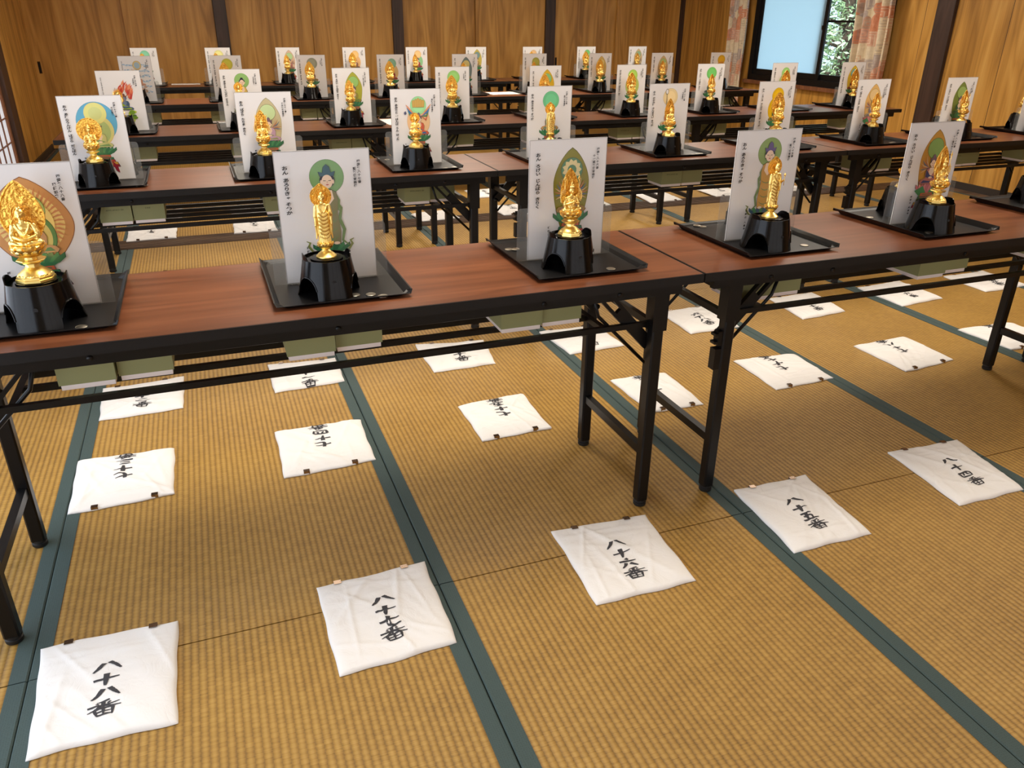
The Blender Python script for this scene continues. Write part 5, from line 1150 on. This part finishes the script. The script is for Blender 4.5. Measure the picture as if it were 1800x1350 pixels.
def make_bag(n, quad, flip, label, seed):
    # quad: far right, near right, near left, far left corners on the floor; v = +1 is the clipped end
    R = random.Random(seed); fr, nr, nl, fl = quad
    co = {(1, 1): fr, (1, -1): nr, (-1, -1): nl, (-1, 1): fl} if not flip else {(-1, -1): fr, (-1, 1): nr, (1, 1): nl, (1, -1): fl}
    ph = [R.uniform(0, 6.3) for _ in range(12)]
    creases = [(R.uniform(-.8, .8), R.uniform(-.8, .8), R.uniform(0, pi), R.uniform(.0010, .0028), R.uniform(.034, .065)) for _ in range(14)]
    creases += [(0, .70 + R.uniform(-.05, .05), R.uniform(-.06, .06), .0016, .045), (0, .55 + R.uniform(-.1, .1), R.uniform(-.1, .1), .0012, .05)]
    lift = [R.uniform(0, .004) for _ in range(4)]
    def base(u, v):
        a = (1 + u) / 2; c = (1 + v) / 2
        # sides bow a little and the ends ripple
        x = (co[(1, 1)][0] * a + co[(-1, 1)][0] * (1 - a)) * c + (co[(1, -1)][0] * a + co[(-1, -1)][0] * (1 - a)) * (1 - c)
        y = (co[(1, 1)][1] * a + co[(-1, 1)][1] * (1 - a)) * c + (co[(1, -1)][1] * a + co[(-1, -1)][1] * (1 - a)) * (1 - c)
        x += .0014 * math.sin(3.1 * v + ph[0]) * abs(u) ** 4 * u + .001 * math.sin(8 * v + ph[1]) * abs(u) ** 6
        y += (.0018 * math.sin(2.6 * u + ph[2]) + .0016 * math.sin(7 * u + ph[3])) * abs(v) ** 6
        return x, y
    def hgt(u, v):
        e = max(0.0, (1 - abs(u) ** 7) * (1 - abs(v) ** (9 if v < 0 else 3.4))) ** .42
        h = .0016 + (.0125 - .0030 * max(0, v)) * e
        w = .0008 * math.sin(4.2 * u + ph[4] + 2 * v) + .0008 * math.sin(5 * v + ph[5] - 2 * u) + .0005 * math.sin(11 * u + 7 * v + ph[6])
        for (cu, cv, an, am, wd) in creases:
            d = (u - cu) * math.sin(an) + (v - cv) * math.cos(an); q = (u - cu) * math.cos(an) - (v - cv) * math.sin(an)
            w += am * math.exp(-(d / wd) ** 2) * math.exp(-(q / .8) ** 4)
        h += w * min(1, e * 1.2)
        if v > .55: h += .006 * ((v - .55) / .45) ** 2 * (.35 + .65 * abs(u) ** 2) * (.6 + .4 * math.sin(2.4 * u + ph[7]))
        return max(h, .0012)
    N = 64; b = MB(); vs = []
    for j in range(N + 1):
        for i in range(N + 1):
            u = -1 + 2 * i / N; v = -1 + 2 * j / N; u = math.copysign(abs(u) ** .8, u); v = math.copysign(abs(v) ** .8, v)
            x, y = base(u, v); vs.append((x, y, .0012 + hgt(u, v)))
    W_ = N + 1; fs = [(j * W_ + i, j * W_ + i + 1, (j + 1) * W_ + i + 1, (j + 1) * W_ + i) for j in range(N) for i in range(N)]
    rim = [i for i in range(N + 1)] + [j * W_ + N for j in range(1, N + 1)] + [N * W_ + i for i in range(N - 1, -1, -1)] + [j * W_ for j in range(N - 1, 0, -1)]
    o = len(vs); vs += [(vs[i][0], vs[i][1], .0013) for i in rim]; K = len(rim)
    fs += [(rim[(k + 1) % K], rim[k], o + k, o + (k + 1) % K) for k in range(K)]; fs.append(tuple(o + k for k in range(K - 1, -1, -1)))
    b.add(vs, fs, 0, (0.80, 0.785, 0.765, 1))
    Wm = math.hypot(fr[0] - fl[0], fr[1] - fl[1]); Hm = math.hypot(fr[0] - nr[0], fr[1] - nr[1])
    txt = kanji(n) + '番'; cell = .0385 if len(txt) > 3 else .044
    v0 = .36 if not flip else .16
    u0 = R.uniform(-.04, .08)
    y = v0 * Hm / 2
    for ch in txt:
        sc_ = cell * (1.06 if ch == '番' else .92)
        y -= cell / 2; jx = R.uniform(-.003, .003); rot = R.uniform(-.06, .06)
        for pts, wd in ST[ch]:
            pts = [(x + R.uniform(-.015, .015), z + R.uniform(-.015, .015)) for x, z in pts]
            P = []
            for q in range(len(pts) - 1):
                for k in range(7): t_ = k / 7; P.append((pts[q][0] * (1 - t_) + pts[q + 1][0] * t_, pts[q][1] * (1 - t_) + pts[q + 1][1] * t_))
            P.append(pts[-1])
            for _ in range(2): P = [P[0]] + [((P[i - 1][0] + 2 * P[i][0] + P[i + 1][0]) / 4, (P[i - 1][1] + 2 * P[i][1] + P[i + 1][1]) / 4) for i in range(1, len(P) - 1)] + [P[-1]]
            L_ = []; m_ = len(P)
            for i, (x, z) in enumerate(P):
                a = P[max(i - 1, 0)]; c = P[min(i + 1, m_ - 1)]; dx, dz = c[0] - a[0], c[1] - a[1]; l = math.hypot(dx, dz) or 1
                q = i / (m_ - 1); w = wd * (.56 if ch == '番' else .74) * (1.12 - .66 * q ** 2.2) * (1 + R.uniform(-.12, .12))
                for sg in (-1, 1):
                    ex, ez = x - sg * dz / l * w, z + sg * dx / l * w
                    ex, ez = ex * math.cos(rot) - ez * math.sin(rot), ex * math.sin(rot) + ez * math.cos(rot)
                    ex *= 1.6
                    uu = u0 + (ex * sc_ + jx) / (Wm / 2); vv = (y + ez * sc_) / (Hm / 2); bx, by = base(uu, vv)
                    L_.append((bx, by, .0012 + hgt(uu, vv) + .0009))
            b.add(L_, [(2 * i, 2 * i + 2, 2 * i + 3, 2 * i + 1) for i in range(m_ - 1)], 0, INKB)
        y -= cell / 2 * (1.02 if ch != '番' else 1)
    me = b.mesh('cloth_bag', M['cloth'], True, True)
    o = tag(obj('cloth_bag', me), label, 'bag', 'white numbered cloth bags')
    vdir = Vector(base(0, 1)) - Vector(base(0, .9)); ang = math.atan2(vdir.y, vdir.x) - pi / 2
    for u in (-.58 + R.uniform(-.05, .05), .58 + R.uniform(-.08, .06)):
        x, y = base(u, .985); c = obj('clip', CLIPM, o, (x, y, .0012 + hgt(u, .965) + .0005), ang); c.rotation_euler = (.0, 0, ang)
        c.location.z = max(.0062, .0012 + max(hgt(u + e_, v_) for v_ in (.88, .91, .94, .97) for e_ in (-.06, 0, .06)) - .0042)
    return o
Q = {88: [(.294, .084), (.294, -.224), (.03, -.219), (.016, .089)], 87: [(.883, .093), (.878, -.207), (.615, -.216), (.608, .088)], 86: [(1.521, .085), (1.498, -.208), (1.226, -.207), (1.241, .1)], 85: [(2.088, .1), (2.06, -.205), (1.804, -.205), (1.832, .102)], 84: [(2.724, .11), (2.656, -.189), (2.403, -.187), (2.438, .121)],
 73: [(.28, .934), (.282, .65), (.004, .638), (.001, .948)], 74: [(.879, .928), (.872, .643), (.592, .627), (.593, .935)], 75: [(1.484, .928), (1.476, .646), (1.228, .643), (1.228, .914)], 76: [(2.085, .915), (2.072, .625), (1.859, .635), (1.845, .927)], 77: [(2.694, .901), (2.678, .651), (2.401, .635), (2.414, .924)], 78: [(3.289, .896), (3.283, .627), (3.001, .6), (2.999, .886)], 79: [(3.9, .868), (3.89, .60), (3.61, .625), (3.593, .885)],
 72: [(.31, 1.509), (.309, 1.23), (.036, 1.223), (.028, 1.486)], 71: [(.887, 1.493), (.884, 1.265), (.622, 1.247), (.621, 1.514)], 70: [(1.519, 1.48), (1.487, 1.23), (1.227, 1.227), (1.227, 1.521)], 69: [(2.06, 1.486), (2.068, 1.223), (1.811, 1.215), (1.783, 1.487)], 68: [(2.679, 1.54), (2.671, 1.248), (2.413, 1.249), (2.425, 1.535)], 67: [(3.323, 1.535), (3.283, 1.252), (3.011, 1.231), (3.05, 1.529)], 66: [(3.9, 1.535), (3.894, 1.244), (3.601, 1.219), (3.602, 1.521)], 65: [(4.5, 1.529), (4.50, 1.254), (4.196, 1.245), (4.197, 1.515)],
 37: [(.275, 3.99), (.271, 3.70), (-.012, 3.70), (-.015, 3.995)], 38: [(.877, 3.985), (.88, 3.69), (.612, 3.69), (.62, 3.99)], 40: [(2.08, 3.90), (2.09, 3.645), (1.823, 3.63), (1.80, 3.86)], 41: [(2.68, 3.92), (2.69, 3.62), (2.409, 3.62), (2.401, 3.917)], 43: [(3.896, 3.963), (3.888, 3.673), (3.60, 3.65), (3.635, 3.957)], 32: [(2.669, 4.575), (2.664, 4.276), (2.419, 4.265), (2.419, 4.575)]}
def default_quad(n, xc, yc):
    R = random.Random(n); w, h = .138, .143; a = R.uniform(-.05, .05); x = xc + R.uniform(-.012, .012); y = yc + R.uniform(-.008, .008)
    return [(x + sx * w * math.cos(a) - sy * h * math.sin(a), y + sx * w * math.sin(a) + sy * h * math.cos(a)) for sx, sy in ((1, 1), (1, -1), (-1, -1), (-1, 1))]
SETS = [(88, -1, 5, None, False, 'in the front line on the mats'), (73, 1, 7, None, True, 'in the upside-down line behind the nearest tables'), (72, -1, 8, None, False, 'under the front of the second table row'), (54, -1, 9, 2.842, False, 'on the mats before the third table row'), (37, 1, 9, 3.83, True, 'on the threshold behind the third table row'), (36, -1, 9, 4.42, False, 'on the mats before the fourth table row')]
for first, step, cnt, yc, flip, words in SETS:
    for j in range(cnt):
        n = first + step * j; quad = Q.get(n) or default_quad(n, X0 + .01 + PITCH_X * j, yc)
        zoff = .0085 if yc == 3.83 else 0.0
        if yc == 3.83 and min(p[1] for p in quad) > SILL1: zoff = 0.0
        lab = ('white cloth bag numbered %s, %s' % (kanji(n) + '番', words)) if yc is None else 'white cloth bag %s, %s from left' % (words, ORD[j])
        o = make_bag(n, quad, flip, lab, 300 + n)
        o.location.z = zoff
